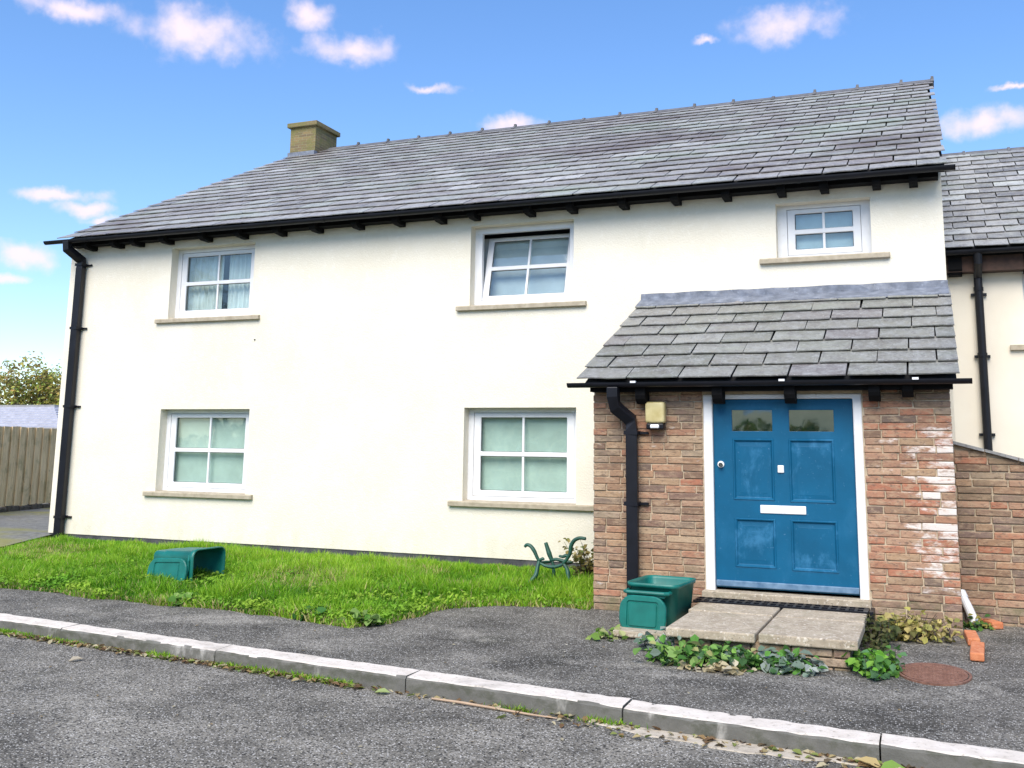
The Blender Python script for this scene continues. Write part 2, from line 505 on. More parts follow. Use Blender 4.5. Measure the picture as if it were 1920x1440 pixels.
M['door'] = door_mat('blue_door_paint', .10)
M['door_hazy'] = door_mat('chalky_blue_paint', .5)
M['door_bar'] = mat('worn_blue_bar', [(.3, (.05, .12, .21)), (.7, (.16, .26, .37))], 12, .6)
M['jamb'] = mat('white_frame_paint', [(.3, (.74, .74, .73)), (.7, (.82, .82, .81))], 4, .5, layers=[((.40, .33, .24), 12, .62, .76, .7, (2, 2, .5))])

# ------------------------------------------------------------------ mesh helpers


class MB:
    def __init__(self):
        self.v, self.f, self.c = [], [], []

    def quad(self, *p):
        n = len(self.v)
        self.v += [tuple(q) for q in p]
        self.f.append(tuple(range(n, n + len(p))))
        return self

    def box(self, x0, x1, y0, y1, z0, z1):
        n = len(self.v)
        self.v += [(x, y, z) for z in (z0, z1) for y in (y0, y1) for x in (x0, x1)]
        for q in ((0, 2, 3, 1), (4, 5, 7, 6), (0, 1, 5, 4), (2, 6, 7, 3), (0, 4, 6, 2), (1, 3, 7, 5)):
            self.f.append(tuple(n + i for i in q))
        return self

    def tube(self, pts, r, n=10, flat=None, cap=True, spin=0.):
        pts = [Vector(p) for p in pts]
        rs = r if isinstance(r, (list, tuple)) else [r] * len(pts)
        base = len(self.v)
        prev_u = None
        for i, p in enumerate(pts):
            t = (pts[min(i + 1, len(pts) - 1)] - pts[max(i - 1, 0)]).normalized()
            if prev_u is None:
                ref = Vector((0, 1, 0)) if abs(t.y) < .9 else Vector((1, 0, 0))
                u = (ref - t * ref.dot(t)).normalized()
            else:
                u = (prev_u - t * prev_u.dot(t)).normalized()
            prev_u = u
            w = t.cross(u)
            for k in range(n):
                a = 2 * math.pi * k / n + spin
                ca, sa = math.cos(a), math.sin(a)
                self.v.append(tuple(p + (u * ca + w * sa * (flat or 1)) * rs[i]))
        for i in range(len(pts) - 1):
            for k in range(n):
                a, b = base + i * n + k, base + i * n + (k + 1) % n
                self.f.append((a, b, b + n, a + n))
        if cap:
            self.f.append(tuple(base + k for k in range(n))[::-1])
            self.f.append(tuple(base + (len(pts) - 1) * n + k for k in range(n)))
        return self

    def extrude_x(self, prof, x0, x1):
        """closed (y, z) profile swept along x"""
        n = len(self.v)
        k = len(prof)
        self.v += [(x0, y, z) for y, z in prof] + [(x1, y, z) for y, z in prof]
        for i in range(k):
            j = (i + 1) % k
            self.f.append((n + i, n + j, n + k + j, n + k + i))
        self.f.append(tuple(range(n, n + k))[::-1])
        self.f.append(tuple(range(n + k, n + 2 * k)))
        return self

    def mesh(self, name, smooth=False):
        me = bpy.data.meshes.new(name)
        me.from_pydata(self.v, [], self.f)
        me.validate()
        if smooth:
            for p in me.polygons:
                p.use_smooth = True
        bm = bmesh.new()
        bm.from_mesh(me)
        bmesh.ops.recalc_face_normals(bm, faces=bm.faces)
        bm.to_mesh(me)
        bm.free()
        return me


def link(name, me, m=None, parent=None, loc=None, rot=None, scale=None):
    if isinstance(me, MB):
        me = me.mesh(name)
    if m is not None and not me.materials:
        me.materials.append(M[m] if isinstance(m, str) else m)
    o = bpy.data.objects.new(name, me)
    COL.objects.link(o)
    if parent:
        o.parent = parent
    if loc is not None:
        o.location = loc
    if rot is not None:
        o.rotation_euler = rot
    if scale is not None:
        o.scale = scale
    return o


def bevel(o, w, seg=2, smooth=False):
    bm = bmesh.new()
    bm.from_mesh(o.data)
    bmesh.ops.remove_doubles(bm, verts=bm.verts, dist=1e-5)
    ed = [e for e in bm.edges if len(e.link_faces) == 2 and e.calc_face_angle(0) > .6]
    bmesh.ops.bevel(bm, geom=ed, offset=w, segments=seg, affect='EDGES', profile=.5, clamp_overlap=True)
    if smooth:
        for f in bm.faces:
            f.smooth = True
    bm.to_mesh(o.data)
    bm.free()
    return o


def empty(name, loc=(0, 0, 0)):
    o = bpy.data.objects.new(name, None)
    COL.objects.link(o)
    o.location = loc
    o.empty_display_size = .2
    return o


def tag(o, label=None, cat=None, group=None, kind=None):
    for k, v in (('label', label), ('category', cat), ('group', group), ('kind', kind)):
        if v:
            o[k] = v
    return o


def holed(x0, x1, z0, z1, holes, y0, y1):
    """a slab in the xz plane from y0 (front) to y1 with rectangular holes, one connected mesh"""
    xs = sorted({x0, x1} | {h[0] for h in holes} | {h[1] for h in holes})
    zs = sorted({z0, z1} | {h[2] for h in holes} | {h[3] for h in holes})
    solid = lambda i, j: 0 <= i < len(xs) - 1 and 0 <= j < len(zs) - 1 and not any(h[0] <= xs[i] and xs[i + 1] <= h[1] and h[2] <= zs[j] and zs[j + 1] <= h[3] for h in holes)
    mb, idx = MB(), {}

    def V(i, j, k):
        key = (i, j, k)
        if key not in idx:
            idx[key] = len(mb.v)
            mb.v.append((xs[i], (y0, y1)[k], zs[j]))
        return idx[key]
    for i in range(len(xs) - 1):
        for j in range(len(zs) - 1):
            if not solid(i, j):
                continue
            mb.f.append((V(i, j, 0), V(i + 1, j, 0), V(i + 1, j + 1, 0), V(i, j + 1, 0)))
            mb.f.append((V(i, j, 1), V(i, j + 1, 1), V(i + 1, j + 1, 1), V(i + 1, j, 1)))
            for di, dj, a, b in ((-1, 0, (0, 0), (0, 1)), (1, 0, (1, 0), (1, 1)), (0, -1, (0, 0), (1, 0)), (0, 1, (0, 1), (1, 1))):
                if not solid(i + di, j + dj):
                    mb.f.append((V(i + a[0], j + a[1], 0), V(i + b[0], j + b[1], 0), V(i + b[0], j + b[1], 1), V(i + a[0], j + a[1], 1)))
    return mb


def lerp(a, b, t):
    return a + (b - a) * t


# ------------------------------------------------------------------ ground
def K(x):                                   # back edge of the kerb
    return 7.335 - .1087 * x


def pav_h(x, y):
    return .12 + .06 * max(0., min(1.25, (y - K(x)) / (11.2 - K(x))))


def lawn_h(x, y):
    return .165 + (y - 9.5) / 4.1 * .125


def sheet(name, xs, rows, zf, m):
    """rows: list of functions x -> y"""
    mb = MB()
    n = len(xs)
    for r in rows:
        for x in xs:
            y = r(x)
            mb.v.append((x, y, zf(x, y)))
    for j in range(len(rows) - 1):
        for i in range(n - 1):
            a = j * n + i
            mb.f.append((a, a + 1, a + n + 1, a + n))
    return tag(link(name, mb, m), kind='structure')


g = MB().quad((-600, -600, -.03), (600, -600, -.03), (600, 600, -.03), (-600, 600, -.03))
tag(link('ground', g, 'soil'), kind='structure')
XS = [-40 + i * 1.0 for i in range(81)]
sheet('road', XS, [lambda x, k=k: lerp(-14, K(x) - .2, k / 12) for k in range(13)], lambda x, y: 0., 'road')
sheet('pavement', XS, [lambda x, k=k: lerp(K(x) - .05, 16, k / 24) for k in range(25)], lambda x, y: pav_h(x, y) - .004, 'pavement')
sheet('side_path', [-40 + i * .5 for i in range(53)], [lambda x, k=k: lerp(12.2, 40, k / 20) for k in range(21)], lambda x, y: min(.375, .2 + (y - 12.2) * .18), 'path')

# kerb stones
kerb = empty('kerb', (0, K(0), 0))
tag(kerb, kind='structure')
joints = [-17.6, -15.7, -13.8, -11.9, -9.95, -7.96, -5.93, -3.91, -2.08, -.36, 1.4, 3.2, 5.0]
for a, b in zip(joints, joints[1:]):
    a2, b2 = a + .006, b - .006
    mb = MB()
    n = 22
    prof = [(-.268, -.1), (-.266, .10), (-.258, .114), (-.243, .121), (-.02, .123), (0, .118), (0, -.1)]
    dz = rnd.uniform(-.004, .004)
    for i in range(n):
        x = lerp(a2, b2, i / (n - 1))
        for py, pz in prof:
            j = .006 if pz > 0 else 0
            mb.v.append((x, K(x) + py + rnd.uniform(-j, j) - K(0), pz + dz + rnd.uniform(-j, j) * .7))
    k = len(prof)
    for i in range(n - 1):
        for q in range(k - 1):
            mb.f.append((i * k + q, (i + 1) * k + q, (i + 1) * k + q + 1, i * k + q + 1))
    mb.f.append(tuple(range(k))[::-1])
    mb.f.append(tuple((n - 1) * k + q for q in range(k)))
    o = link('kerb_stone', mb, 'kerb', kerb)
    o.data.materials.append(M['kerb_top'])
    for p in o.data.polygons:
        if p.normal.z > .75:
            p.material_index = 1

# lawn
LAWN = [(-13.95, 13.62), (-13.85, 12.9), (-13.4, 11.9), (-13.0, 10.6), (-12.4, 9.78), (-10.67, 9.62), (-9.0, 9.50), (-7.31, 9.44), (-6.2, 9.27), (-5.45, 9.16), (-5.15, 9.45), (-5.1, 10.2),
        (-4.9, 10.75), (-4.3, 11.0), (-3.8, 11.12), (-3.53, 11.15), (-3.53, 13.62)]


def inside(poly, x, y):
    c = False
    j = len(poly) - 1
    for i in range(len(poly)):
        (xi, yi), (xj, yj) = poly[i], poly[j]
        if (yi > y) != (yj > y) and x < (xj - xi) * (y - yi) / (yj - yi) + xi:
            c = not c
        j = i
    return c


def edge_dist(poly, P):
    d = np.full(len(P), 9.)
    for i in range(len(poly)):
        a, b = np.array(poly[i]), np.array(poly[(i + 1) % len(poly)])
        t = np.clip(((P - a) @ (b - a)) / ((b - a) @ (b - a)), 0, 1)
        d = np.minimum(d, np.linalg.norm(P - (a + t[:, None] * (b - a)), axis=1))
    return d


def value_noise(P, s, seed):
    r = np.random.RandomState(seed)
    G = r.rand(64, 64)
    q = P * s
    i = np.floor(q).astype(int)
    f = q - i
    f = f * f * (3 - 2 * f)
    g_ = lambda a, b: G[a % 64, b % 64]
    return (g_(i[:, 0], i[:, 1]) * (1 - f[:, 0]) + g_(i[:, 0] + 1, i[:, 1]) * f[:, 0]) * (1 - f[:, 1]) + (g_(i[:, 0], i[:, 1] + 1) * (1 - f[:, 0]) + g_(i[:, 0] + 1, i[:, 1] + 1) * f[:, 0]) * f[:, 1]


def in_lawn(P, rag=.0):
    Q = P + rag * (np.stack([value_noise(P, 3.1, 21), value_noise(P, 3.1, 22)], 1) - .5)
    k = np.zeros(len(P), bool)
    for _i in range(len(LAWN)):
        (xi, yi), (xj, yj) = LAWN[_i], LAWN[_i - 1]
        k ^= ((yi > Q[:, 1]) != (yj > Q[:, 1])) & (Q[:, 0] < (xj - xi) * (Q[:, 1] - yi) / (yj - yi + 1e-12) + xi)
    return k


FRONT = LAWN[:16]                               # the lawn's free edge, wall sides left out


def lawn_z(P):
    d = np.full(len(P), 9.)
    for a, b in zip(LAWN[3:15], LAWN[4:16]):
        a, b = np.array(a), np.array(b)
        t = np.clip(((P - a) @ (b - a)) / ((b - a) @ (b - a)), 0, 1)
        d = np.minimum(d, np.linalg.norm(P - (a + t[:, None] * (b - a)), axis=1))
    t = np.clip(d / .7, 0, 1)
    t = t * t * (3 - 2 * t)
    kx = 7.335 - .1087 * P[:, 0]
    pv = .12 + .06 * np.clip((P[:, 1] - kx) / (11.2 - kx), 0, 1.25) + .004
    return pv * (1 - t) + np.maximum(.165 + (P[:, 1] - 9.5) / 4.1 * .125 + .03 * (value_noise(P, .9, 9) - .5), pv) * t


gx, gy = np.arange(-14.1, -3.4, .1), np.arange(9.0, 13.72, .1)
GXX, GYY = np.meshgrid(gx, gy, indexing='ij')
GP = np.stack([GXX.ravel(), GYY.ravel()], 1)
GZ = lawn_z(GP)
GI = in_lawn(GP, .12).reshape(GXX.shape)
mb = MB()
mb.v = [(float(a[0]), float(a[1]), float(z)) for a, z in zip(GP, GZ)]
ny_ = len(gy)
for i in range(len(gx) - 1):
    for j in range(ny_ - 1):
        if GI[i, j] and GI[i + 1, j] and GI[i, j + 1] and GI[i + 1, j + 1]:
            mb.f.append((i * ny_ + j, (i + 1) * ny_ + j, (i + 1) * ny_ + j + 1, i * ny_ + j + 1))
tag(link('lawn', mb, 'soil'), kind='structure')


def blades(name, P, Z, length, width, cols, label, cat='grass', lean=.45, m='grass', parent=None):
    """each blade: a bent, tapered strip of three triangles"""
    n = len(P)
    ang = nrs.uniform(0, 2 * math.pi, n)
    la = nrs.uniform(0, 2 * math.pi, n)
    le = np.abs(nrs.normal(0, lean, n)) + .08
    side = np.stack([np.cos(ang), np.sin(ang), np.zeros(n)], 1) * (width * .5)[:, None]
    base = np.stack([P[:, 0], P[:, 1], Z], 1)
    dirx = np.stack([np.cos(la) * le, np.sin(la) * le, np.ones(n)], 1)
    dirx /= np.linalg.norm(dirx, axis=1)[:, None]
    mid = base + dirx * (length * .55)[:, None]
    d2 = np.stack([np.cos(la) * le * 2.6, np.sin(la) * le * 2.6, np.ones(n)], 1)
    d2 /= np.linalg.norm(d2, axis=1)[:, None]
    tip = mid + d2 * (length * .5)[:, None]
    V = np.stack([base - side, base + side, mid + side * .8, mid - side * .8, tip], 1).reshape(-1, 3)
    i0 = np.arange(n) * 5
    T = np.stack([i0, i0 + 1, i0 + 2, i0, i0 + 2, i0 + 3, i0 + 3, i0 + 2, i0 + 4], 1).reshape(-1, 3)
    me = bpy.data.meshes.new(name)
    me.vertices.add(len(V))
    me.vertices.foreach_set('co', V.ravel().astype(np.float32))
    me.loops.add(len(T) * 3)
    me.loops.foreach_set('vertex_index', T.ravel().astype(np.int32))
    me.polygons.add(len(T))
    me.polygons.foreach_set('loop_start', np.arange(len(T), dtype=np.int32) * 3)
    me.polygons.foreach_set('loop_total', np.full(len(T), 3, np.int32))
    at = me.color_attributes.new('col', 'FLOAT_COLOR', 'POINT')
    C = np.ones((n, 5, 4), np.float32)
    C[:, :, :3] = cols[:, None, :]
    C[:, 4, :3] *= 1.12
    at.data.foreach_set('color', C.ravel())
    me.update()
    o = link(name, me, m, parent)
    if label:
        tag(o, label, cat, kind='stuff')
    return o


NB = 260000
P = np.stack([nrs.uniform(-14, -3.5, NB), nrs.uniform(9.1, 13.6, NB)], 1)
keep = in_lawn(P, .16)
P = P[keep]
n1, n2, n3 = value_noise(P, 1.6, 1), value_noise(P, 5, 2), value_noise(P, .7, 5)
ed = edge_dist(LAWN, P)
near_wall = np.clip((P[:, 1] - 12.9) / .6, 0, 1)
near_bench = np.clip(1 - np.hypot((P[:, 0] + 4.2) / .9, (P[:, 1] - 12.0) / 1.1), 0, 1)
Lh = (.05 + .11 * n1 ** 1.5 + .09 * n2) * nrs.uniform(.55, 1.3, len(P))  + .13 * near_bench * nrs.rand(len(P))
Lh *= np.clip(.5 + ed * 1.1, .5, 1) * (1 - .45 * near_wall * (P[:, 0] < -5.2))
gA, gB, gC, gD = (np.array(c) for c in ((.042, .145, .010), (.165, .38, .016), (.34, .52, .045), (.50, .44, .19)))
mixv = np.clip(.5 * n1 + .5 * n3 + .5 * n2 - .18 + nrs.normal(0, .20, len(P)), 0, 1)[:, None]
cols = np.where(mixv < .5, gA + (gB - gA) * mixv * 2, gB + (gC - gB) * (mixv * 2 - 1))
dry = (nrs.rand(len(P)) < (.04 + .30 * (ed < .10) + .30 * (value_noise(P, 1.3, 31) > .80)))[:, None]
cols = np.where(dry, gD * nrs.uniform(.7, 1.2, (len(P), 1)), cols)
blades('grass', P, lawn_z(P) - .01, Lh, nrs.uniform(.009, .02, len(P)), cols, 'overgrown bright green lawn grass in front of the cream house')

# ------------------------------------------------------------------ house
D = 13.6            # plane of the rendered front
PF = 11.19          # plane of the porch front
house = empty('house', (-6.9, D, .38))
tag(house, 'cream rendered two storey house with slate roof and brick porch', 'house')
HX0, HX1 = -14.10, .335


def H(name, me, m, parent=None, **kw):
    """a part of the house in world coordinates"""
    o = link(name, me, m, parent or house, **kw)
    off = house.location if parent is None else Vector((0, 0, 0))
    if parent is None:
        o.location = Vector(o.location) - off
    return o


def hpart(name):
    o = empty(name)
    o.parent = house
    o.location = -Vector(house.location)
    return o


WIN = [  # opening x0, x1, z0, z1, sill x0, x1, kind
    (-11.84, -10.13, 4.03, 5.25, -12.07, -9.955, 'curtain'),
    (-11.85, -10.06, 1.16, 2.508, -12.06, -9.905, 'green'),
    (-6.215, -4.583, 4.025, 5.24, -6.418, -4.385, 'tilt'),
    (-6.265, -4.536, 1.177, 2.518, -6.475, -4.20, 'green'),
    (-1.73, -.53, 4.484, 5.23, -1.95, -.313, 'blue')]
WT = .32
ROOF_E, ROOF_R = (13.20, 5.455), (20.0, 8.94)
wl_ = holed(HX0, HX1, .40, 5.50, [w[:4] for w in WIN], D, D + WT)
H('wall', wl_, 'render')
for gx0, gx1 in ((HX0, HX0 + .3), (HX1 - .3, HX1)):
    gab = MB()
    prof = [(D + WT + .002, .36), (D + WT + .002, 5.50), (20.0, 8.76), (26.4, 5.52), (26.4, .36)]
    gab.extrude_x(prof, gx0, gx1)
    H('gable_wall', gab, 'render')
H('back_wall', MB().box(HX0 + .301, HX1 - .301, 26.1, 26.4, .36, 5.5), 'render')
H('plinth', MB().box(HX0 + .02, HX1 - .02, D + .012, D + .3, .2, .402), 'plinth')
H('floor_slab', MB().box(HX0 + .305, HX1 - .305, D + WT + .01, 26.09, 2.72, 2.9), 'room')

# main roof
roof = hpart('roof')
u = Vector((0, ROOF_R[0] - ROOF_E[0], ROOF_R[1] - ROOF_E[1]))
SL = u.length
u.normalize()
nrm = Vector((0, -u.z, u.y))
xl = lambda s: lerp(-14.06, -13.72, s / SL)
xr_ = lambda s: lerp(.41, .445, s / SL)
dk = MB()
q0, q1 = Vector((0, *ROOF_E)) + u * .06 - nrm * .03, Vector((0, *ROOF_R)) - nrm * .03
dk.extrude_x([(q0.y, q0.z), (q1.y, q1.z), (26.8, 5.47), (26.8, 5.40), (q1.y, q1.z - .10), (q0.y, q0.z - .06)], -13.95, .37)
link('roof_deck', dk, 'deck', roof)


def slate_meshes(w, l, t, m, count, tag_='slate'):
    out = []
    for k in range(count):
        j = lambda a: rnd.uniform(-a, a)
        mb = MB()
        # local x along the eaves, y up the slope, z out of the roof; tail at y = 0
        n = 3
        tail = [(lerp(-w / 2, w / 2, i / n), j(.012)) for i in range(n + 1)]
        pts = tail + [(w / 2 + j(.004), l), (-w / 2 + j(.004), l)]
        lift = .034
        bot = [(x, y, lift * (1 - max(y, 0) / l) + j(.002)) for x, y in pts]
        topv = [(x, y, z + t) for x, y, z in bot]
        mb.v = bot + topv
        kk = len(pts)
        for i in range(kk):
            jn = (i + 1) % kk
            mb.f.append((i, jn, kk + jn, kk + i))
        mb.f.append(tuple(range(kk)))
        mb.f.append(tuple(range(kk, 2 * kk)))
        me = mb.mesh(tag_)
        me.materials.append(M[m])
        out.append(me)
    return out


def lay_slates(parent, eave, u, nrm, ncourse, gauge, width, xlf, xrf, meshes, w0, limit, mname, order_key):
    rotm = Matrix((Vector((1, 0, 0)), u, nrm)).transposed()
    spots = []
    for c in range(ncourse):
        s = c * gauge
        a, b = xlf(s + gauge * .5), xrf(s + gauge * .5)
        off = (width * .5 if c % 2 else 0) + rnd.uniform(-.05, .05) * width
        x = a - width + off
        while x < b:
            x0, x1 = max(x, a), min(x + width * rnd.uniform(.985, 1.015), b)
            if x1 - x0 > .12:
                spots.append((s + rnd.uniform(-.006, .006), x0, x1))
            x = x + width
    spots.sort(key=order_key)
    bulk = MB()
    for i, (s, x0, x1) in enumerate(spots):
        me = rnd.choice(meshes)
        sc = (x1 - x0 - .015) / w0
        o = Vector((0, *eave)) + u * s
        tw = rnd.gauss(0, .006)
        mw = Matrix.Translation((0.5 * (x0 + x1), o.y, o.z)) @ (rotm @ Matrix.Rotation(tw, 3, 'Z') @ Matrix.Rotation(rnd.gauss(0, .006), 3, 'Y')).to_4x4() @ Matrix.Diagonal((sc, 1, 1, 1))
        if i < limit:
            ob = bpy.data.objects.new('slate', me)
            COL.objects.link(ob)
            ob.parent = parent
            ob.matrix_local = mw
        else:
            n = len(bulk.v)
            bulk.v += [tuple(mw @ v.co) for v in me.vertices]
            bulk.f += [tuple(n + k for k in p.vertices) for p in me.polygons]
    if bulk.v:
        tag(link('slate_field', bulk, mname, parent), kind='stuff')


SM = slate_meshes(.56, .50, .013, 'slate', 8)
lay_slates(roof, ROOF_E, u, nrm, 20, SL / 20, .565, xl, xr_, SM, .56, 300, 'slate', lambda t: (t[0] * 1.0 + abs(t[1] + 1.0) * .55))
# ridge tiles
x = -12.9
while x < .35:
    x1 = min(x + .80, .45)
    mb = MB()
    a = .13
    for (xa, xb, g0) in ((x, x1 - .05, 0), (x1 - .05, x1 + .012, .02)):
        prof = [(20 - a * 1.2 - g0, 8.96 - .055), (20, 8.96 + .045 + g0), (20 + a * 1.2 + g0, 8.96 - .055), (20 + a * 1.1, 8.96 - .08), (20, 8.96 + .015), (20 - a * 1.1, 8.96 - .08)]
        mb.extrude_x(prof, xa, xb)
    if rnd.random() < .9:
        mb.box(x1 - .04, x1 + .01, 19.97, 20.03, 9.0, 9.045 + rnd.uniform(0, .012))
    link('ridge_tile', mb, 'ridge', roof)
    x = x1

# chimney
chim = hpart('chimney')
link('stack', MB().box(-13.70, -13.0, 19.52, 20.44, 8.5, 9.42), 'brick_chimney', chim)
bevel(link('chimney_cap', MB().box(-13.765, -12.94, 19.45, 20.51, 9.42, 9.53), 'brick_chimney', chim), .012)
link('chimney_flaunching', MB().box(-13.5, -13.2, 19.7, 20.25, 9.53, 9.585), 'brick_chimney', chim)
link('chimney_flashing', MB().box(-13.72, -12.98, 19.46, 19.60, 8.66, 8.80), 'lead', chim)

# fascia, rafter tails, gutter, downpipe
H('fascia', MB().box(HX0 + .1, .30, 13.40, 13.595, 5.375, 5.45), 'soot')
for x in (-13.55, -12.936, -12.491, -11.85, -11.039, -10.309, -9.552, -8.859, -8.102, -7.38, -6.665, -6.103, -5.215, -4.563, -3.794, -3.048, -2.351, -1.626, -1.08, -0.436, 0.006):
    w = .052
    prof = [(13.597, 5.305), (13.40, 5.305), (13.33, 5.325), (13.305, 5.355), (13.305, 5.43), (13.597, 5.43)]
    H('rafter_tail', MB().extrude_x([(y, z + rnd.uniform(-.006, .006)) for y, z in prof], x - w, x + w), 'soot')


def gutter(name, x0, x1, yc, zt, r, parent):
    prof = [(yc + r * math.cos(math.pi + a), zt + r * 1.05 * math.sin(math.pi + a)) for a in [math.pi * k / 10 for k in range(11)]]
    inner = [(yc + (r - .008) * math.cos(math.pi + a), zt - .001 + (r - .008) * 1.05 * math.sin(math.pi + a)) for a in [math.pi * k / 10 for k in range(11)]]
    mb = MB().extrude_x(prof + inner[::-1], x0, x1)
    for xe in (x0, x1 - .012):
        mb.extrude_x(prof, xe, xe + .012)
    o = link(name, mb, 'black', parent)
    return o


gp = hpart('gutter')
gutter('gutter_trough', -14.34, .495, 13.215, 5.452, .056, gp)
x = -13.4
while x < .4:
    prof = [(13.215 + .063 * math.cos(math.pi + a), 5.454 + .066 * math.sin(math.pi + a)) for a in [math.pi * k / 8 for k in range(9)]]
    link('gutter_bracket', MB().extrude_x(prof, x, x + .05), 'black', gp)
    x += 2.4


def downpipe(name, pts, w, brackets, yback, shoe=False):
    p = hpart(name)
    o = link('pipe', MB().tube(pts, w * .72, 4, spin=math.pi / 4), 'black', p)
    bevel(o, .012, 2)
    for px, py, pz in brackets:
        mb = MB().box(px - w * .62, px + w * .62, py - w * .56, yback - .002, pz - .022, pz + .022)
        link('bracket', mb, 'black', p)
        link('bracket_lug', MB().box(px + w * .62, px + w * 1.35, yback - .035, yback - .004, pz - .014, pz + .014), 'black', p)
    return p


downpipe('downpipe', [(-13.83, 13.22, 5.43), (-13.83, 13.22, 5.30), (-13.76, 13.50, 5.13), (-13.76, 13.50, 4.98), (-13.765, 13.50, .34)], .125,
         [(-13.76, 13.5, z) for z in (5.05, 3.92, 2.555, .682)], D)

# windows


def window(x0, x1, z0, z1, sx0, sx1, kind):
    w = hpart('window')
    yf = D + .17                             # front of the frame
    F, S = {'tilt': (.115, .10), 'blue': (.125, .105)}.get(kind, (.082, .115))
    FV = F * (.45 if kind == 'blue' else .8)
    link('frame', holed(x0 - .01, x1 + .01, z0 - .0, z1 + .01, [(x0 + F, x1 - F, z0 + FV, z1 - FV)], yf, yf + .07), 'upvc', w)
    a0, a1, b0, b1 = x0 + F, x1 - F, z0 + FV, z1 - FV
    zm = lerp(b0, b1, .505)
    ms = S * .62
    mb = holed(a0 + .004, a1 - .004, b0 + .004, b1 - .004, [(a0 + S, a1 - S, b0 + ms * 1.25, zm - .033), (a0 + S, a1 - S, zm + .033, b1 - ms)], yf + .004 - (0 if kind != 'tilt' else -.01), yf + .055)
    bits = [('sash_frame', mb, 'upvc'), ]
    xm = .5 * (a0 + a1)
    for c0, c1 in ((b0 + ms * 1.25, zm - .033), (zm + .033, b1 - ms)):
        bits.append(('glazing_bar', MB().box(xm - .016, xm + .016, yf + .012, yf + .036, c0 - .004, c1 + .004), 'upvc'))
        bits.append(('pane', MB().box(a0 + S - .01, xm - .002, yf + .040, yf + .046, c0 - .01, c1 + .01), 'glass'))
        bits.append(('pane', MB().box(xm + .002, a1 - S + .01, yf + .040, yf + .046, c0 - .01, c1 + .01), 'glass'))
        bits.append(('gasket', holed(a0 + S - .012, a1 - S + .012, c0 - .012, c1 + .012, [(a0 + S + .006, a1 - S - .006, c0 + .006, c1 - .006)], yf + .033, yf + .0385), 'black'))
    T = Matrix.Identity(4)
    if kind == 'tilt':
        piv = Vector((0, yf + .03, b0))
        T = Matrix.Translation(piv) @ Matrix.Rotation(math.radians(-13), 4, 'X') @ Matrix.Translation(-piv)
    for nm, m_, mt in bits:
        o = link(nm, m_, mt, w)
        if nm == 'sash_frame':
            bevel(o, .010, 2)
        o.matrix_local = T
    yb = yf + (.12 if kind != 'tilt' else .32)
    if kind == 'curtain':
        for c0, c1 in ((x0 - .02, lerp(x0, x1, .50)), (lerp(x0, x1, .56), x1 + .02)):
            mb = MB()
            n = 40
            for i in range(n + 1):
                xx = lerp(c0, c1, i / n)
                yy = yb + .05 + .025 * math.sin(i * 1.35) + .01 * math.sin(i * .6)
                mb.v += [(xx, yy, z0 - .1), (xx, yy, z1 + .05)]
            for i in range(n):
                mb.f.append((2 * i, 2 * i + 2, 2 * i + 3, 2 * i + 1))
            link('curtain', mb, 'curtain', w)
        link('room_back', MB().box(x0 - .3, x1 + .3, yb + .6, yb + .65, z0 - .3, z1 + .2), 'room', w)
    elif kind == 'tilt':
        link('blind', MB().box(x0 - .1, x1 + .1, yb, yb + .01, z0 - .1, z1 - .10), 'blind_pale', w)
        link('room_back', MB().box(x0 - .3, x1 + .3, yb + .3, yb + .35, z0 - .3, z1 + .2), 'room', w)
    else:
        link('blind', MB().box(x0 - .05, x1 + .05, yb, yb + .012, z0 - .1, z1 + .1), 'blind_green' if kind == 'green' else 'blind_blue', w)
    sl = MB()
    sl.extrude_x([(D - .06, z0 - .075), (D - .062, z0 - .012), (D - .05, z0 - .002), (yf + .002, z0 + .012), (yf + .002, z0 - .075)], sx0, sx1)
    bevel(link('sill', sl, 'sill', w), .006, 1)


for wv in WIN:
    window(*wv)
H('wall_fixing', MB().tube([(-10.032, D + .01, 3.625), (-10.032, D - .012, 3.625)], .012, 8), 'soot')

# ------------------------------------------------------------------ porch
PX0, PX1 = -3.53, .255
DX0, DX1, DZ0, DZ1 = -2.262, -.607, .46, 2.545      # outside of the door frame
pw = hpart('porch_wall')
back = holed(PX0 + .012, PX1 - .012, .10, 2.66, [(DX0 + .01, DX1 - .01, .10, DZ1 - .01)], PF + .014, PF + .24)
link('mortar_bed', back, 'mortar', pw)
for a, b in ((PX0 + .012, PX0 + .24), (PX1 - .24, PX1 - .012)):
    mb = MB()
    prof = [(PF + .242, .1), (PF + .242, 2.66), (D - .001, 3.75), (D - .001, .1)]
    n = len(mb.v)
    mb.v += [(a, y, z) for y, z in prof] + [(b, y, z) for y, z in prof]
    for i in range(4):
        j = (i + 1) % 4
        mb.f.append((n + i, n + j, n + 4 + j, n + 4 + i))
    mb.f += [(n, n + 1, n + 2, n + 3), (n + 7, n + 6, n + 5, n + 4)]
    link('porch_side_wall', mb, 'brick_side', pw)


def brick_meshes(m, count, length=.325):
    out = []
    for k in range(count):
        bm = bmesh.new()
        bmesh.ops.create_cube(bm, size=1)
        bmesh.ops.scale(bm, verts=bm.verts, vec=(length, .11, .0685))
        for v in bm.verts:
            v.co += Vector((rnd.uniform(-.004, .004), rnd.uniform(-.0045, .0045), rnd.uniform(-.004, .004)))
        bmesh.ops.bevel(bm, geom=list(bm.edges), offset=.007, segments=1, affect='EDGES')
        me = bpy.data.meshes.new('brick')
        bm.to_mesh(me)
        bm.free()
        me.materials.append(M[m])
        out.append(me)
    return out


BM = {k: brick_meshes(k, 4) for k in ('brick', 'brick_red', 'brick_limed', 'brick_pier', 'brick_dark', 'brick_mossy')}


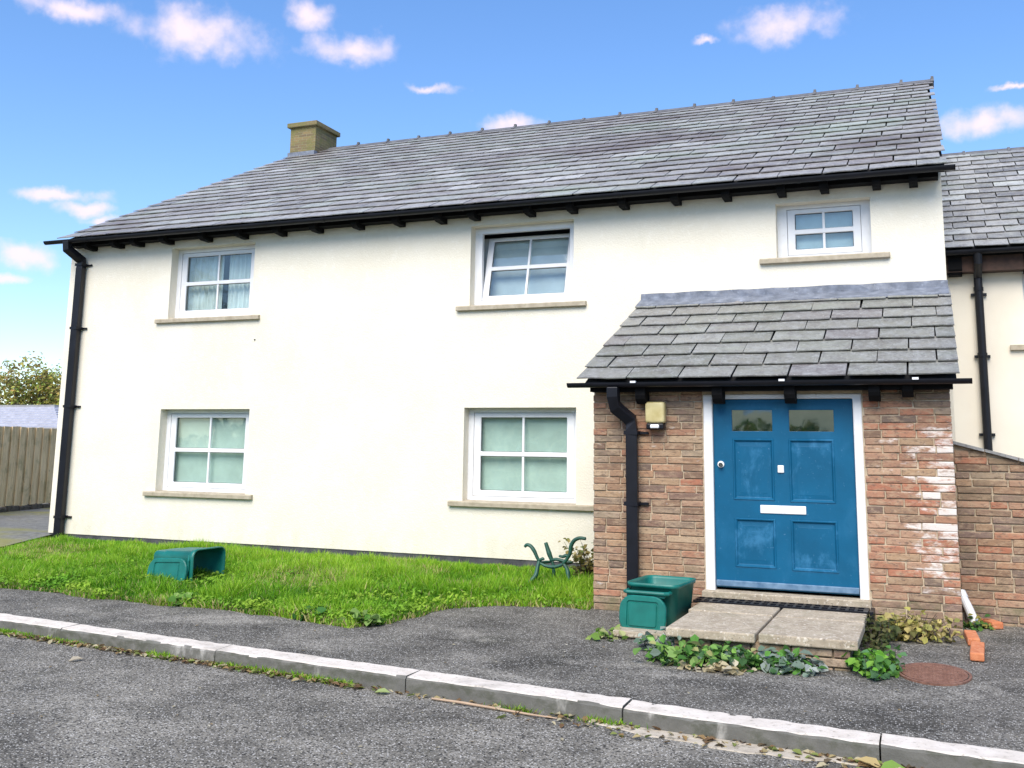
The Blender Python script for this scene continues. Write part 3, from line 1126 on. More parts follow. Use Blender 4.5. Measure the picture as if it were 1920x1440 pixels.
def lay_bricks(parent, x0, x1, z0, z1, y, pick, ztop=None, course=.0767, bl=.337):
    rows = int(round((z1 - z0) / course))
    for r in range(rows):
        z = z0 + (r + .5) * course
        x = x0 - (bl * .5 if r % 2 else 0) + rnd.uniform(-.02, .02)
        while x < x1 - .03:
            w_ = bl * rnd.choice((1, 1, 1, 1, .52)) * rnd.uniform(.97, 1.03)
            a, b = max(x, x0), min(x + w_, x1)
            if x1 - b < .07:
                b = x1
                w_ = b - x + .01
            if b - a > .05 and (ztop is None or z + .03 < ztop(a) or z + .03 < ztop(b)):
                me = rnd.choice(BM[pick(.5 * (a + b), z)])
                o = bpy.data.objects.new('brick', me)
                COL.objects.link(o)
                o.parent = parent
                o.location = (.5 * (a + b), y + .055 + rnd.gauss(0, .0025), z + rnd.gauss(0, .0018))
                o.rotation_euler = (0, rnd.gauss(0, .006), rnd.gauss(0, .006))
                o.scale = ((b - a - .013) / .325, 1, 1)
            x += w_


def pick_left(x, z):
    if z < .42 and rnd.random() < .6:
        return 'brick_mossy'
    t = rnd.random()
    return 'brick' if t < .74 else ('brick_limed' if t < .80 else ('brick_red' if t < .88 else 'brick_dark'))


def pick_right(x, z):
    t = rnd.random()
    if z < .5:
        return 'brick_mossy' if t < .7 else 'brick_dark'
    if z > 2.35:
        return 'brick_dark' if t < .6 else 'brick_red'
    return 'brick_pier' if t < .8 else 'brick'


lay_bricks(pw, PX0, DX0 - .006, .17, 2.62, PF, pick_left)
lay_bricks(pw, DX1 + .006, PX1, .17, 2.62, PF, pick_right)
H('porch_lintel', MB().box(DX0 - .1, DX1 + .1, PF + .02, PF + .2, DZ1 + .003, 2.66), 'soot')

# porch roof
pr = hpart('porch_roof')
PE, PT = (10.94, 2.685), (13.56, 3.96)
pu = Vector((0, PT[0] - PE[0], PT[1] - PE[1]))
PL = pu.length
pu.normalize()
pn = Vector((0, -pu.z, pu.y))
q0, q1 = Vector((0, *PE)) + pu * .05 - pn * .028, Vector((0, *PT)) - pn * .028
link('roof_deck', MB().extrude_x([(q0.y, q0.z), (q1.y, q1.z), (q1.y, q1.z - .05), (q0.y, q0.z - .05)], -3.56, .31), 'deck', pr)
pxl = lambda s: lerp(-3.675, -3.575, s / PL)
pxr = lambda s: lerp(.345, .374, s / PL)
SMP = slate_meshes(.58, .46, .013, 'slate_porch', 8)
lay_slates(pr, PE, pu, pn, 8, PL / 8, .585, pxl, pxr, SMP, .58, 400, 'slate_porch', lambda t: t[0])
fl = MB()
cs = [(D - .004, 4.085), (D - .022, 4.085), (D - .03, 4.0), (D - .33, 3.872), (D - .33, 3.857), (D - .004, 3.965)]
nseg = 26
for i in range(nseg + 1):
    x = lerp(-3.585, .345, i / nseg)
    for y, z in cs:
        fl.v.append((x, y + (rnd.uniform(-.006, .006) if y < D - .01 else 0), z + rnd.uniform(-.006, .006)))
k = len(cs)
for i in range(nseg):
    for q in range(k):
        fl.f.append((i * k + q, (i + 1) * k + q, (i + 1) * k + (q + 1) % k, i * k + (q + 1) % k))
fl.f += [tuple(range(k)), tuple(nseg * k + q for q in range(k))[::-1]]
link('lead_flashing', fl, 'lead', pr)
H('porch_fascia', MB().box(PX0 + .02, PX1 + .02, 11.02, 11.175, 2.575, 2.65), 'soot')
for x, zb in ((-2.92, 2.44), (-2.07, 2.44), (-1.31, 2.44), (-.47, 2.46), (-.15, 2.50)):
    w = .055
    H('rafter_tail', MB().extrude_x([(11.185, zb), (11.06, zb), (11.0, zb + .05), (10.98, zb + .09), (10.98, 2.63), (11.185, 2.63)], x - w, x + w), 'soot')
gp2 = hpart('porch_gutter')
gutter('gutter_trough', -3.745, .448, 10.93, 2.668, .05, gp2)
for x in (-3.0, -1.4, -.1):
    link('gutter_clip', MB().box(x, x + .06, 10.862, 10.90, 2.66, 2.682), 'white', gp2)
downpipe('porch_downpipe', [(-3.21, 10.93, 2.62), (-3.21, 10.93, 2.52), (-3.20, 10.97, 2.40), (-3.055, 11.10, 2.26), (-3.045, 11.10, 2.15), (-3.04, 11.10, .24)], .125,
         [(-3.045, 11.10, z) for z in (2.12, 1.345)], PF)

# door
df = link('door_frame', holed(DX0, DX1, DZ0, DZ1, [(DX0 + .098, DX1 - .088, DZ0, DZ1 - .05)], PF + .006, PF + .11), 'jamb', hpart('door_surround'))
bevel(df, .008, 1)
LX0, LX1, LZ0, LZ1 = DX0 + .101, DX1 - .091, .497, DZ1 - .053
LW, LH = LX1 - LX0, LZ1 - LZ0
door = hpart('door')
UV = lambda u0, u1, v0, v1: (LX0 + LW * u0, LX0 + LW * u1, LZ1 - LH * v1, LZ1 - LH * v0)
glass_h = [UV(.137, .432, .058, .172), UV(.553, .866, .058, .172)]
panel_h = [UV(.140, .437, .213, .540), UV(.545, .862, .213, .545), UV(.145, .437, .635, .892), UV(.545, .866, .635, .897)]
yd = PF + .052
leaf = link('door_leaf', holed(LX0, LX1, LZ0, LZ1, glass_h + panel_h, yd, yd + .05), 'door', door)
bevel(leaf, .009, 2)
for a, b, c, d_ in panel_h:
    mb = MB()
    ins = [(-.004, .004), (.006, -.007), (.016, -.006), (.030, .013), (.036, .015), (.075, .012), (.08, .011)]
    for i_, dy in ins:
        mb.v += [(a + i_, yd + dy, c + i_), (b - i_, yd + dy, c + i_), (b - i_, yd + dy, d_ - i_), (a + i_, yd + dy, d_ - i_)]
    for k in range(len(ins) - 1):
        for q in range(4):
            mb.f.append((k * 4 + q, k * 4 + (q + 1) % 4, (k + 1) * 4 + (q + 1) % 4, (k + 1) * 4 + q))
    e_ = (len(ins) - 1) * 4
    mb.f.append((e_, e_ + 1, e_ + 2, e_ + 3))
    link('door_panel', mb, 'door_hazy', door)
for a, b, c, d_ in glass_h:
    link('pane', MB().box(a - .005, b + .005, yd + .024, yd + .030, c - .005, d_ + .005), 'mirror_glass', door)
link('door_back', MB().box(LX0, LX1, yd + .30, yd + .32, LZ0, LZ1), 'room', door)
a, b, c, d_ = UV(.332, .655, .563, .606)
bevel(link('letter_box', MB().box(a, b, yd - .012, yd + .01, c, d_), 'white', door), .006, 2)
a, b, c, d_ = UV(.463, .508, .352, .392)
bevel(link('knocker_plate', MB().box(a, b, yd - .014, yd + .01, c, d_), 'white', door), .008, 2)
kz = LZ1 - LH * .352
kx = LX0 + LW * .052
lk = MB()
lk.tube([(kx, yd + .005, kz), (kx, yd - .012, kz)], .036, 16)
link('lock_rose', lk, 'white', door)
link('lock_knob', MB().tube([(kx + .004, yd - .012, kz - .006), (kx + .004, yd - .05, kz - .006)], [.018, .024], 12), 'chrome', door)
bevel(link('weather_bar', MB().box(LX0 + .004, LX1 - .004, yd - .022, yd + .004, LZ0 + .012, LZ0 + .075), 'door_bar', door), .008, 2)
bevel(H('threshold', MB().box(DX0 - .02, DX1 + .02, 11.06, PF + .12, .30, .468), 'concrete'), .008, 1)

# outdoor wall lamp
lamp = empty('wall_lamp', (-2.775, PF, 2.2))
tag(lamp, 'yellowed bulkhead lamp with black sensor base on the brick porch', 'wall lamp')
mb = MB().box(-.11, .11, -.14, -.02, .028, .262)
bevel(link('diffuser', mb, 'diffuser', lamp), .028, 3, True)
bevel(link('back_plate', MB().box(-.095, .095, -.022, -.003, -.03, .235), 'black', lamp), .006, 1)
bevel(link('sensor_housing', MB().box(-.10, .10, -.13, -.02, -.045, .028), 'black', lamp), .02, 2)
bevel(link('sensor_lens', MB().box(-.05, .05, -.148, -.12, -.03, .012), 'white', lamp), .012, 2)

# ------------------------------------------------------------------ steps
step = empty('front_step', (-1.42, 10.0, .15))
tag(step, 'low concrete slab step on a brick base before the blue door', 'step')
so = -Vector(step.location)
for x0, x1, y0, y1 in ((-2.20, -1.43, 9.09, 10.17), (-1.405, -.60, 9.13, 10.17), (-2.24, -1.43, 10.20, 10.74), (-1.405, -.61, 10.20, 10.74)):
    o = link('step_slab', MB().box(x0, x1, y0, y1, .318 + rnd.uniform(-.003, .003), .392 + rnd.uniform(-.004, .004)), 'concrete', step, so)
    bevel(o, .012, 2)
link('step_core', MB().box(-2.14, -.67, 9.21, 10.74, .05, .3165), 'mortar', step, so)


def bricks_face(parent, off, x0, x1, y, z0, rows, pick='brick_mossy', along='x', yrange=None):
    for r in range(rows):
        z = z0 + (r + .5) * .0767
        s = (x0 if along == 'x' else yrange[0]) - (.17 if r % 2 else 0)
        e = x1 if along == 'x' else yrange[1]
        st = x0 if along == 'x' else yrange[0]
        while s < e - .03:
            a, b = max(s, st), min(s + .337, e)
            if b - a > .05:
                o = bpy.data.objects.new('brick', rnd.choice(BM[rnd.choice((pick, 'brick_dark'))]))
                COL.objects.link(o)
                o.parent = parent
                m_ = .5 * (a + b)
                o.location = Vector((m_, y + .055, z) if along == 'x' else (x0, m_, z)) + off
                if along == 'y':
                    o.rotation_euler.z = math.pi / 2
                o.scale = ((b - a - .012) / .325, 1, 1)
            s += .337


bricks_face(step, so, -2.15, -.66, 9.165, .086, 3)
bricks_face(step, so, -.715, 0, 0, .086, 3, along='y', yrange=(9.28, 10.9))
gr = empty('drain_grate', (-1.45, 10.90, .39))
tag(gr, 'black drain grate strip between the doorstep and threshold', 'drain')
mb = holed(-.86, .85, -.15, .15, [(-.84 + i * .0835, -.84 + i * .0835 + .056, c, c + .11) for i in range(20) for c in (-.13, .02)], -.018, 0)
mb.v = [(x, z, -y) for x, y, z in mb.v]
link('grating', mb, 'black', gr, (0, .0, .0))
link('channel', MB().box(-.84, .86, -.155, .155, -.10, -.03), 'soot', gr)
link('channel_end', MB().box(.862, .90, -.16, .155, -.12, .02), 'black', gr)

low = empty('low_slab', (-2.56, 10.4, .15))
tag(low, 'small concrete slab on bricks under the standing green caddy', 'step')
lo_ = -Vector(low.location)
bevel(link('slab', MB().box(-2.87, -2.255, 9.73, 11.12, .165, .222), 'concrete', low, lo_), .01, 2)
link('slab_bed', MB().box(-2.83, -2.30, 9.80, 11.10, .05, .164), 'mortar', low, lo_)
bricks_face(low, lo_, -2.84, -2.29, 9.765, .088, 1)

# ------------------------------------------------------------------ caddies


def caddy_mesh(w, d, h, taper, t=.012):
    """open tub, rounded corners, mouth up; local origin at base centre"""
    def ring(ww, dd, z, r):
        pts = []
        for cx_, cy_, a0 in ((1, 1, 0), (-1, 1, 90), (-1, -1, 180), (1, -1, 270)):
            for k in range(5):
                a = math.radians(a0 + k * 22.5)
                pts.append((cx_ * (ww / 2 - r) + r * math.cos(a), cy_ * (dd / 2 - r) + r * math.sin(a), z))
        return pts
    lv = [(w * taper * .93, d * taper * .93, 0, .06), (w * taper, d * taper, .012, .07), (lerp(w * taper, w, .22), lerp(d * taper, d, .22), h * .24, .075), (lerp(w * taper, w, .27) + .016, lerp(d * taper, d, .27) + .016, h * .265, .08),
          (w, d, h * .90, .09), (w + .035, d + .035, h * .905, .10), (w + .04, d + .04, h, .10), (w + .006, d + .006, h, .085), (w - t, d - t, h * .93, .08), (w * taper - t, d * taper - t, t * 2, .06)]
    mb = MB()
    for ww, dd, z, r in lv:
        mb.v += ring(ww, dd, z, r)
    n = 20
    for i in range(len(lv) - 1):
        for k in range(n):
            mb.f.append((i * n + k, i * n + (k + 1) % n, (i + 1) * n + (k + 1) % n, (i + 1) * n + k))
    mb.f.append(tuple(range(n))[::-1])
    mb.f.append(tuple((len(lv) - 1) * n + k for k in range(n)))
    return mb


def lid_mesh(w, h):
    """lid as an upright rounded panel in xz, facing -y, with a raised inner square"""
    def ring(ww, hh, y, r, cz):
        pts = []
        for sx, sz, a0 in ((1, 1, 0), (-1, 1, 90), (-1, -1, 180), (1, -1, 270)):
            for k in range(6):
                a = math.radians(a0 + k * 18)
                pts.append((sx * (ww / 2 - r) + r * math.cos(a), y, cz + sz * (hh / 2 - r) + r * math.sin(a)))
        return pts
    lv = [(w, h, .034, .14), (w, h, .004, .14), (w - .02, h - .02, -.006, .132), (w * .68, h * .72, -.006, .03), (w * .655, h * .69, .008, .03), (w * .60, h * .62, .008, .025), (w * .575, h * .59, -.003, .02)]
    mb = MB()
    for ww, hh, y, r in lv:
        mb.v += ring(ww, hh, y, r, h * .5)
    n = 24
    for i in range(len(lv) - 1):
        for k in range(n):
            mb.f.append((i * n + k, i * n + (k + 1) % n, (i + 1) * n + (k + 1) % n, (i + 1) * n + k))
    mb.f.append(tuple((len(lv) - 1) * n + k for k in range(n)))
    mb.f.append(tuple(range(n))[::-1])
    return mb


def handle_mesh(w, z0, y):
    return MB().tube([(-w, 0, z0), (-w, y, z0 + .02), (-w + .03, y - .01, z0 + .035), (w - .03, y - .01, z0 + .035), (w, y, z0 + .02), (w, 0, z0)], .016, 8)


c1 = empty('green_caddy', (-2.55, 10.42, .223))
tag(c1, 'green food caddy standing upright beside the doorstep with its lid hanging open', 'caddy')
c1.rotation_euler.z = math.radians(-4)
c1.scale = (.95, .95, .95)
o = link('tub', caddy_mesh(.53, .72, .43, .82), 'caddy', c1)
bevel_s = [setattr(p, 'use_smooth', True) for p in o.data.polygons]
link('lid', lid_mesh(.50, .375), 'caddy', c1, (-.055, -.52, -.055), (math.radians(-6), 0, 0))
link('lid_lip', MB().tube([(-.13, -.55, -.04), (-.06, -.56, -.075), (.01, -.55, -.04)], .018, 6), 'caddy', c1)
link('hinge', MB().box(-.24, .16, -.44, -.375, .30, .325), 'caddy', c1)
link('handle', MB().tube([(-.27, -.30, .345), (-.265, -.43, .345), (-.235, -.455, .345), (.165, -.455, .345), (.195, -.43, .345), (.20, -.30, .345)], .02, 8), 'caddy', c1)

c2 = empty('green_caddy', (-8.86, 10.55, .215))
tag(c2, 'dark green food caddy lying tipped on its side in the grass', 'caddy')
o = link('tub', caddy_mesh(.40, .60, .68, .86), 'caddy', c2, (-.33, .30, .195), (0, math.radians(90), 0))
for p in o.data.polygons:
    p.use_smooth = True
link('lid', lid_mesh(.62, .34), 'caddy', c2, (.0, -.10, -.035), (math.radians(-10), math.radians(-3), math.radians(-2)))
link('handle', MB().tube([(.26, .02, .10), (.29, -.03, .16), (.29, -.03, .28), (.26, .02, .34)], .014, 8), 'caddy', c2)

# ------------------------------------------------------------------ iron bench frame
bn = empty('bench_frame', (-4.35, 12.1, .30))
tag(bn, 'rusty green cast iron bench frame without slats beside the brick porch', 'bench')


def iron(name, pts, r):
    ps = [Vector(p) for p in pts]
    out = []
    for i in range(len(ps) - 1):                      # Catmull-Rom smoothing
        p0, p1, p2, p3 = ps[max(i - 1, 0)], ps[i], ps[i + 1], ps[min(i + 2, len(ps) - 1)]
        for k in range(5):
            t = k / 5
            out.append(.5 * ((2 * p1) + (p2 - p0) * t + (2 * p0 - 5 * p1 + 4 * p2 - p3) * t * t + (3 * p1 - p0 - 3 * p2 + p3) * t ** 3))
    out.append(ps[-1])
    n = len(out)
    rr = [1.45 * r * (1.15 - .35 * abs(2 * i / n - 1)) for i in range(n)]
    o = link(name, MB().tube(out, rr, 8, flat=.8), 'iron', bn)
    for p in o.data.polygons:
        p.use_smooth = True
    return o


iron('leg', [(-.28, -.22, -.08), (-.22, -.18, .02), (-.16, -.12, .10), (-.15, -.08, .20), (-.14, -.05, .27)], .021)
iron('arm', [(-.33, -.06, .43), (-.30, -.06, .455), (-.25, -.06, .44), (-.20, -.06, .38), (-.165, -.06, .31), (-.13, -.05, .25)], .019)
iron('arm_scroll', [(-.165, -.06, .29), (-.12, -.06, .285), (-.09, -.06, .30), (-.075, -.06, .285)], .014)
iron('back_upright', [(-.15, .20, .47), (-.12, .20, .39), (-.09, .20, .31), (-.06, .20, .25)], .024)
iron('seat_rail', [(-.14, -.05, .25), (-.06, -.05, .215), (.03, -.05, .205), (.11, -.05, .22), (.18, -.05, .25)], .017)
iron('seat_rail', [(-.10, .20, .235), (-.02, .20, .27), (.10, .20, .255), (.20, .20, .245)], .017)
iron('cross_bar', [(-.14, -.05, .25), (-.10, .20, .235)], .015)
iron('cross_bar', [(.18, -.05, .25), (.20, .20, .245)], .015)
iron('leg', [(.18, -.05, .25), (.23, -.06, .18), (.25, -.08, .10), (.27, -.12, -.02)], .021)
iron('leg', [(-.06, .20, .25), (-.04, .21, .15), (-.05, .22, .02)], .018)
iron('arm', [(.17, -.05, .25), (.22, -.05, .31), (.26, -.05, .38), (.27, -.05, .46), (.31, -.05, .53), (.38, -.05, .565), (.46, -.05, .56)], .020)
iron('arm_scroll', [(.12, -.05, .34), (.17, -.05, .335), (.21, -.05, .35), (.25, -.05, .33)], .016)

# ------------------------------------------------------------------ garden wall, neighbour
gw = empty('garden_wall', (1.1, 12.0, .18))
tag(gw, 'sloping topped brown brick garden wall right of the porch', 'wall')
go = empty('wall_core')
go.parent = gw
go.location = -Vector(gw.location)
GT = lambda x: 2.035 - .27 * (x - .283)
mb = MB()
prof = [(.262, .08), (2.4, .08), (2.4, GT(2.4)), (.262, GT(.262))]
mb.v = [(x, 12.016, z) for x, z in prof] + [(x, 12.23, z) for x, z in prof]
mb.f = [(0, 1, 2, 3), (7, 6, 5, 4)] + [(i, (i + 1) % 4, 4 + (i + 1) % 4, 4 + i) for i in range(4)]
link('mortar_bed', mb, 'mortar', go)
lay_bricks(go, .265, 2.4, .14, 2.06, 12.0, lambda x, z: 'brick_mossy' if z < .4 and rnd.random() < .7 else rnd.choice(('brick_dark', 'brick_dark', 'brick', 'brick_red')), ztop=lambda x: GT(x) + .005)
for i in range(7):
    xa, xb = .255 + i * .32, .255 + (i + 1) * .32 - .008
    mb = MB()
    prof = [(xa, GT(xa) + .004), (xb, GT(xb) + .004), (xb, GT(xb) + .036), (xa, GT(xa) + .036)]
    mb.v = [(x, 11.955, z + rnd.uniform(-.003, .003)) for x, z in prof] + [(x, 12.27, z) for x, z in prof]
    mb.f = [(0, 1, 2, 3), (7, 6, 5, 4)] + [(k, (k + 1) % 4, 4 + (k + 1) % 4, 4 + k) for k in range(4)]
    link('coping_tile', mb, 'slate_b', go)

nb = empty('neighbour_house', (4, 17.3, .2))
tag(nb, 'lower cream terraced house with slate roof behind the garden wall', 'house')
no = -Vector(nb.location)
NY = 17.3
link('wall', holed(.34, 9, .0, 5.0, [(1.50, 3.1, 3.62, 4.82), (1.50, 3.1, 1.0, 2.3)], NY, NY + .3), 'render_b', nb, no)
link('back_wall', MB().box(.34, 9, 27.0, 27.3, 0, 5.0), 'render_b', nb, no)
for zz0, zz1 in ((3.62, 4.82), (1.0, 2.3)):
    w = empty('window')
    w.parent = nb
    w.location = no
    link('frame', holed(1.49, 3.11, zz0 - .01, zz1 + .01, [(1.66, 2.94, zz0 + .14, zz1 - .14)], NY + .15, NY + .21), 'upvc', w)
    link('pane', MB().box(1.6, 3.0, NY + .17, NY + .176, zz0 + .1, zz1 - .1), 'glass', w)
    link('blind', MB().box(1.5, 3.1, NY + .26, NY + .27, zz0, zz1), 'blind_green', w)
    link('sill', MB().box(1.27, 3.3, NY - .06, NY + .148, zz0 - .08, zz0 - .002), 'sill', w)
nroof = empty('roof')
nroof.parent = nb
nroof.location = no
NE, NR = (16.92, 5.10), (21.3, 7.83)
nu = Vector((0, NR[0] - NE[0], NR[1] - NE[1]))
NL = nu.length
nu.normalize()
nn = Vector((0, -nu.z, nu.y))
q0, q1 = Vector((0, *NE)) + nu * .05 - nn * .03, Vector((0, *NR)) - nn * .03
link('roof_deck', MB().extrude_x([(q0.y, q0.z), (q1.y, q1.z), (27.6, 4.2), (27.6, 4.1), (q1.y, q1.z - .1), (q0.y, q0.z - .06)], .34, 9), 'deck', nroof)
SMN = slate_meshes(.48, .38, .013, 'slate_b', 8)
lay_slates(nroof, NE, nu, nn, 18, NL / 18, .485, lambda s: .34, lambda s: 5.0, SMN, .48, 110, 'slate_b', lambda t: t[1])
x = .2
while x < 5:
    mb = MB()
    for xa, xb, g0 in ((x, x + .74, 0), (x + .74, x + .79, .02)):
        mb.extrude_x([(21.3 - .15 - g0, 7.83 - .06), (21.3, 7.83 + .05 + g0), (21.3 + .15 + g0, 7.83 - .06), (21.3, 7.83 + .0)], xa, xb)
    link('ridge_tile', mb, 'ridge', nroof)
    x += .8
link('fascia', MB().box(.35, 9, 17.05, 17.29, 4.76, 5.0), mat('brown_soffit', [(.3, (.03, .017, .012)), (.7, (.075, .038, .026))], 8, .8), nb, no)
ng = empty('gutter')
ng.parent = nb
ng.location = no
gutter('gutter_trough', .35, 9, 16.9, 5.07, .065, ng)
for x in (.55, 1.62, 2.5):
    link('rafter_tail', MB().extrude_x([(17.295, 4.72), (17.1, 4.72), (17.02, 4.80), (17.02, 5.0), (17.295, 5.0)], x - .10, x + .10), 'soot', nb, no)
npi = empty('downpipe')
npi.parent = nb
npi.location = no
link('pipe', MB().tube([(.875, 16.92, 5.02), (.875, 16.92, 4.88), (.872, 17.20, 4.70), (.872, 17.20, 4.5), (.872, 17.20, .1)], .062, 12), 'black', npi)
for z in (4.42, 3.45, 2.25):
    link('bracket', MB().box(.76, .985, 17.24, 17.298, z - .02, z + .02), 'black', npi)
for z in (3.47, 4.5):
    link('pipe_collar', MB().tube([(.872, 17.2, z - .03), (.872, 17.2, z + .03)], .072, 12), 'black', npi)

# ------------------------------------------------------------------ fence, garage and trees on the left
fence = empty('board_fence', (-19.5, 18, .4))
tag(fence, 'weathered vertical board fence left of the house', 'fence')
fo = -Vector(fence.location)
A, B = Vector((-18.35, 14.0)), Vector((-22.2, 26.0))
fd = (B - A).normalized()
fnv = Vector((fd.y, -fd.x))
L = (B - A).length
N = int(L / .17)
bm_meshes = []
for k in range(5):
    mb = MB()
    prof = [(0, 0), (.205, 0), (.205, .026), (.0, .018)]
    zt = 1.80 + rnd.uniform(-.02, .02)
    seg = 3
    for s in range(seg + 1):
        for px, py in prof:
            mb.v.append((px + rnd.uniform(-.004, .004), -py - rnd.uniform(0, .006), zt * s / seg))
    for s in range(seg):
        for q in range(4):
            mb.f.append((s * 4 + q, s * 4 + (q + 1) % 4, (s + 1) * 4 + (q + 1) % 4, (s + 1) * 4 + q))
    mb.f += [(3, 2, 1, 0), (seg * 4, seg * 4 + 1, seg * 4 + 2, seg * 4 + 3)]
    me = mb.mesh('fence_board')
    me.materials.append(M['plank'])
    bm_meshes.append(me)
ang = math.atan2(fd.y, fd.x)
for i in range(N):
    p = A + fd * (i * .17)
    o = link('fence_board', rnd.choice(bm_meshes), None, fence)
    o.location = Vector((p.x + fnv.x * .035 * (i % 2), p.y + fnv.y * .035 * (i % 2), .50 + rnd.uniform(-.012, .012))) + fo
    o.rotation_euler = (0, rnd.gauss(0, .006), ang)
for zz in (.72, 1.36, 1.98):
    mb = MB()
    a3, b3 = A - fnv * .06, B - fnv * .06
    mb.tube([(a3.x, a3.y, zz), (b3.x, b3.y, zz)], .045, 4, spin=math.pi / 4)
    link('fence_rail', mb, 'plank', fence, fo)
for i in range(0, N, 13):
    p = A + fd * (i * .17) - fnv * .12
    link('fence_post', MB().box(p.x - .05, p.x + .05, p.y - .05, p.y + .05, .2, 2.25), 'plank', fence, fo)
plw = empty('dwarf_wall', (-19.5, 18, .3))
tag(plw, 'low dark stone base wall under the board fence', 'wall')
for i in range(24):
    p = A + fd * (i * .52 + rnd.uniform(-.03, .03)) - fnv * .02
    o = link('stone', MB().box(0, .50 + rnd.uniform(-.04, .0), -.09, .10, .0, .17 + rnd.uniform(-.03, .02)), 'stone_dark', plw)
    bevel(o, .025, 2)
    o.location = Vector((p.x, p.y, .315)) - Vector(plw.location)
    o.rotation_euler.z = ang + rnd.uniform(-.04, .04)

gar = empty('garage', (-30, 27, .3))
tag(gar, 'low garage with pale hipped slate roof behind the fence', 'garage')
goff = -Vector(gar.location)
GX0, GX1, GY0, GY1, GE, GRZ = -38.0, -26.4, 25.6, 31.0, 2.42, 3.28
link('wall', MB().box(GX0 + .3, GX1 - .3, GY0 + .3, GY1 - .3, 0, GE), 'render_b', gar, goff)
groof = empty('roof')
groof.parent = gar
groof.location = goff
nc = 9
for c in range(nc):
    t0, t1 = c / nc, (c + 1.25) / nc
    t1 = min(t1, 1)
    mb = MB()
    hx, hy = 3.2, (GY1 - GY0) / 2
    ringf = lambda t, dz: [(GX0 + hx * t, GY0 + hy * t, lerp(GE, GRZ, t) + dz), (GX1 - hx * t, GY0 + hy * t, lerp(GE, GRZ, t) + dz), (GX1 - hx * t, GY1 - hy * t, lerp(GE, GRZ, t) + dz), (GX0 + hx * t, GY1 - hy * t, lerp(GE, GRZ, t) + dz)]
    r0, r0b, r1 = ringf(t0, .055), ringf(t0, .0), ringf(t1, .0)
    mb.v = r0b + r0 + r1
    for q in range(4):
        mb.f.append((q, (q + 1) % 4, 4 + (q + 1) % 4, 4 + q))
        mb.f.append((4 + q, 4 + (q + 1) % 4, 8 + (q + 1) % 4, 8 + q))
    link('slate_course', mb, 'pale_slate', groof)
link('ridge_cap', MB().box(GX0 + 3.0, GX1 - 3.0, 28.15, 28.45, GRZ - .03, GRZ + .05), 'slate_b', groof)


def leaf_cloud(name, centers, normals, sizes, cols, m='leaf', parent=None, aspect=.62):
    """ovate leaves, each a small folded pair of triangles fans (6 verts, 4 tris)"""
    n = len(centers)
    C = np.asarray(centers, float)
    Nn = np.asarray(normals, float)
    Nn /= np.linalg.norm(Nn, axis=1)[:, None] + 1e-9
    a = nrs.normal(size=(n, 3))
    T = a - (a * Nn).sum(1)[:, None] * Nn
    T /= np.linalg.norm(T, axis=1)[:, None] + 1e-9
    Bn = np.cross(Nn, T)
    s = np.asarray(sizes, float)[:, None]
    fold = .18
    V = np.stack([C - T * s * .5, C - T * s * .1 + Bn * s * aspect * .5 + Nn * s * fold, C + T * s * .25 + Bn * s * aspect * .38 + Nn * s * fold * .8, C + T * s * .55,
                  C + T * s * .25 - Bn * s * aspect * .38 + Nn * s * fold * .8, C - T * s * .1 - Bn * s * aspect * .5 + Nn * s * fold], 1).reshape(-1, 3)
    i0 = (np.arange(n) * 6)[:, None]
    F = np.concatenate([i0 + np.array([[0, 1, 2, 3]]), i0 + np.array([[0, 3, 4, 5]])], 1).reshape(-1, 4)
    me = bpy.data.meshes.new(name)
    me.from_pydata(V.tolist(), [], F.tolist())
    at = me.color_attributes.new('col', 'FLOAT_COLOR', 'POINT')
    cc = np.ones((n, 6, 4), np.float32)
    cc[:, :, :3] = np.asarray(cols)[:, None, :]
    at.data.foreach_set('color', cc.ravel())
    return link(name, me, m, parent)


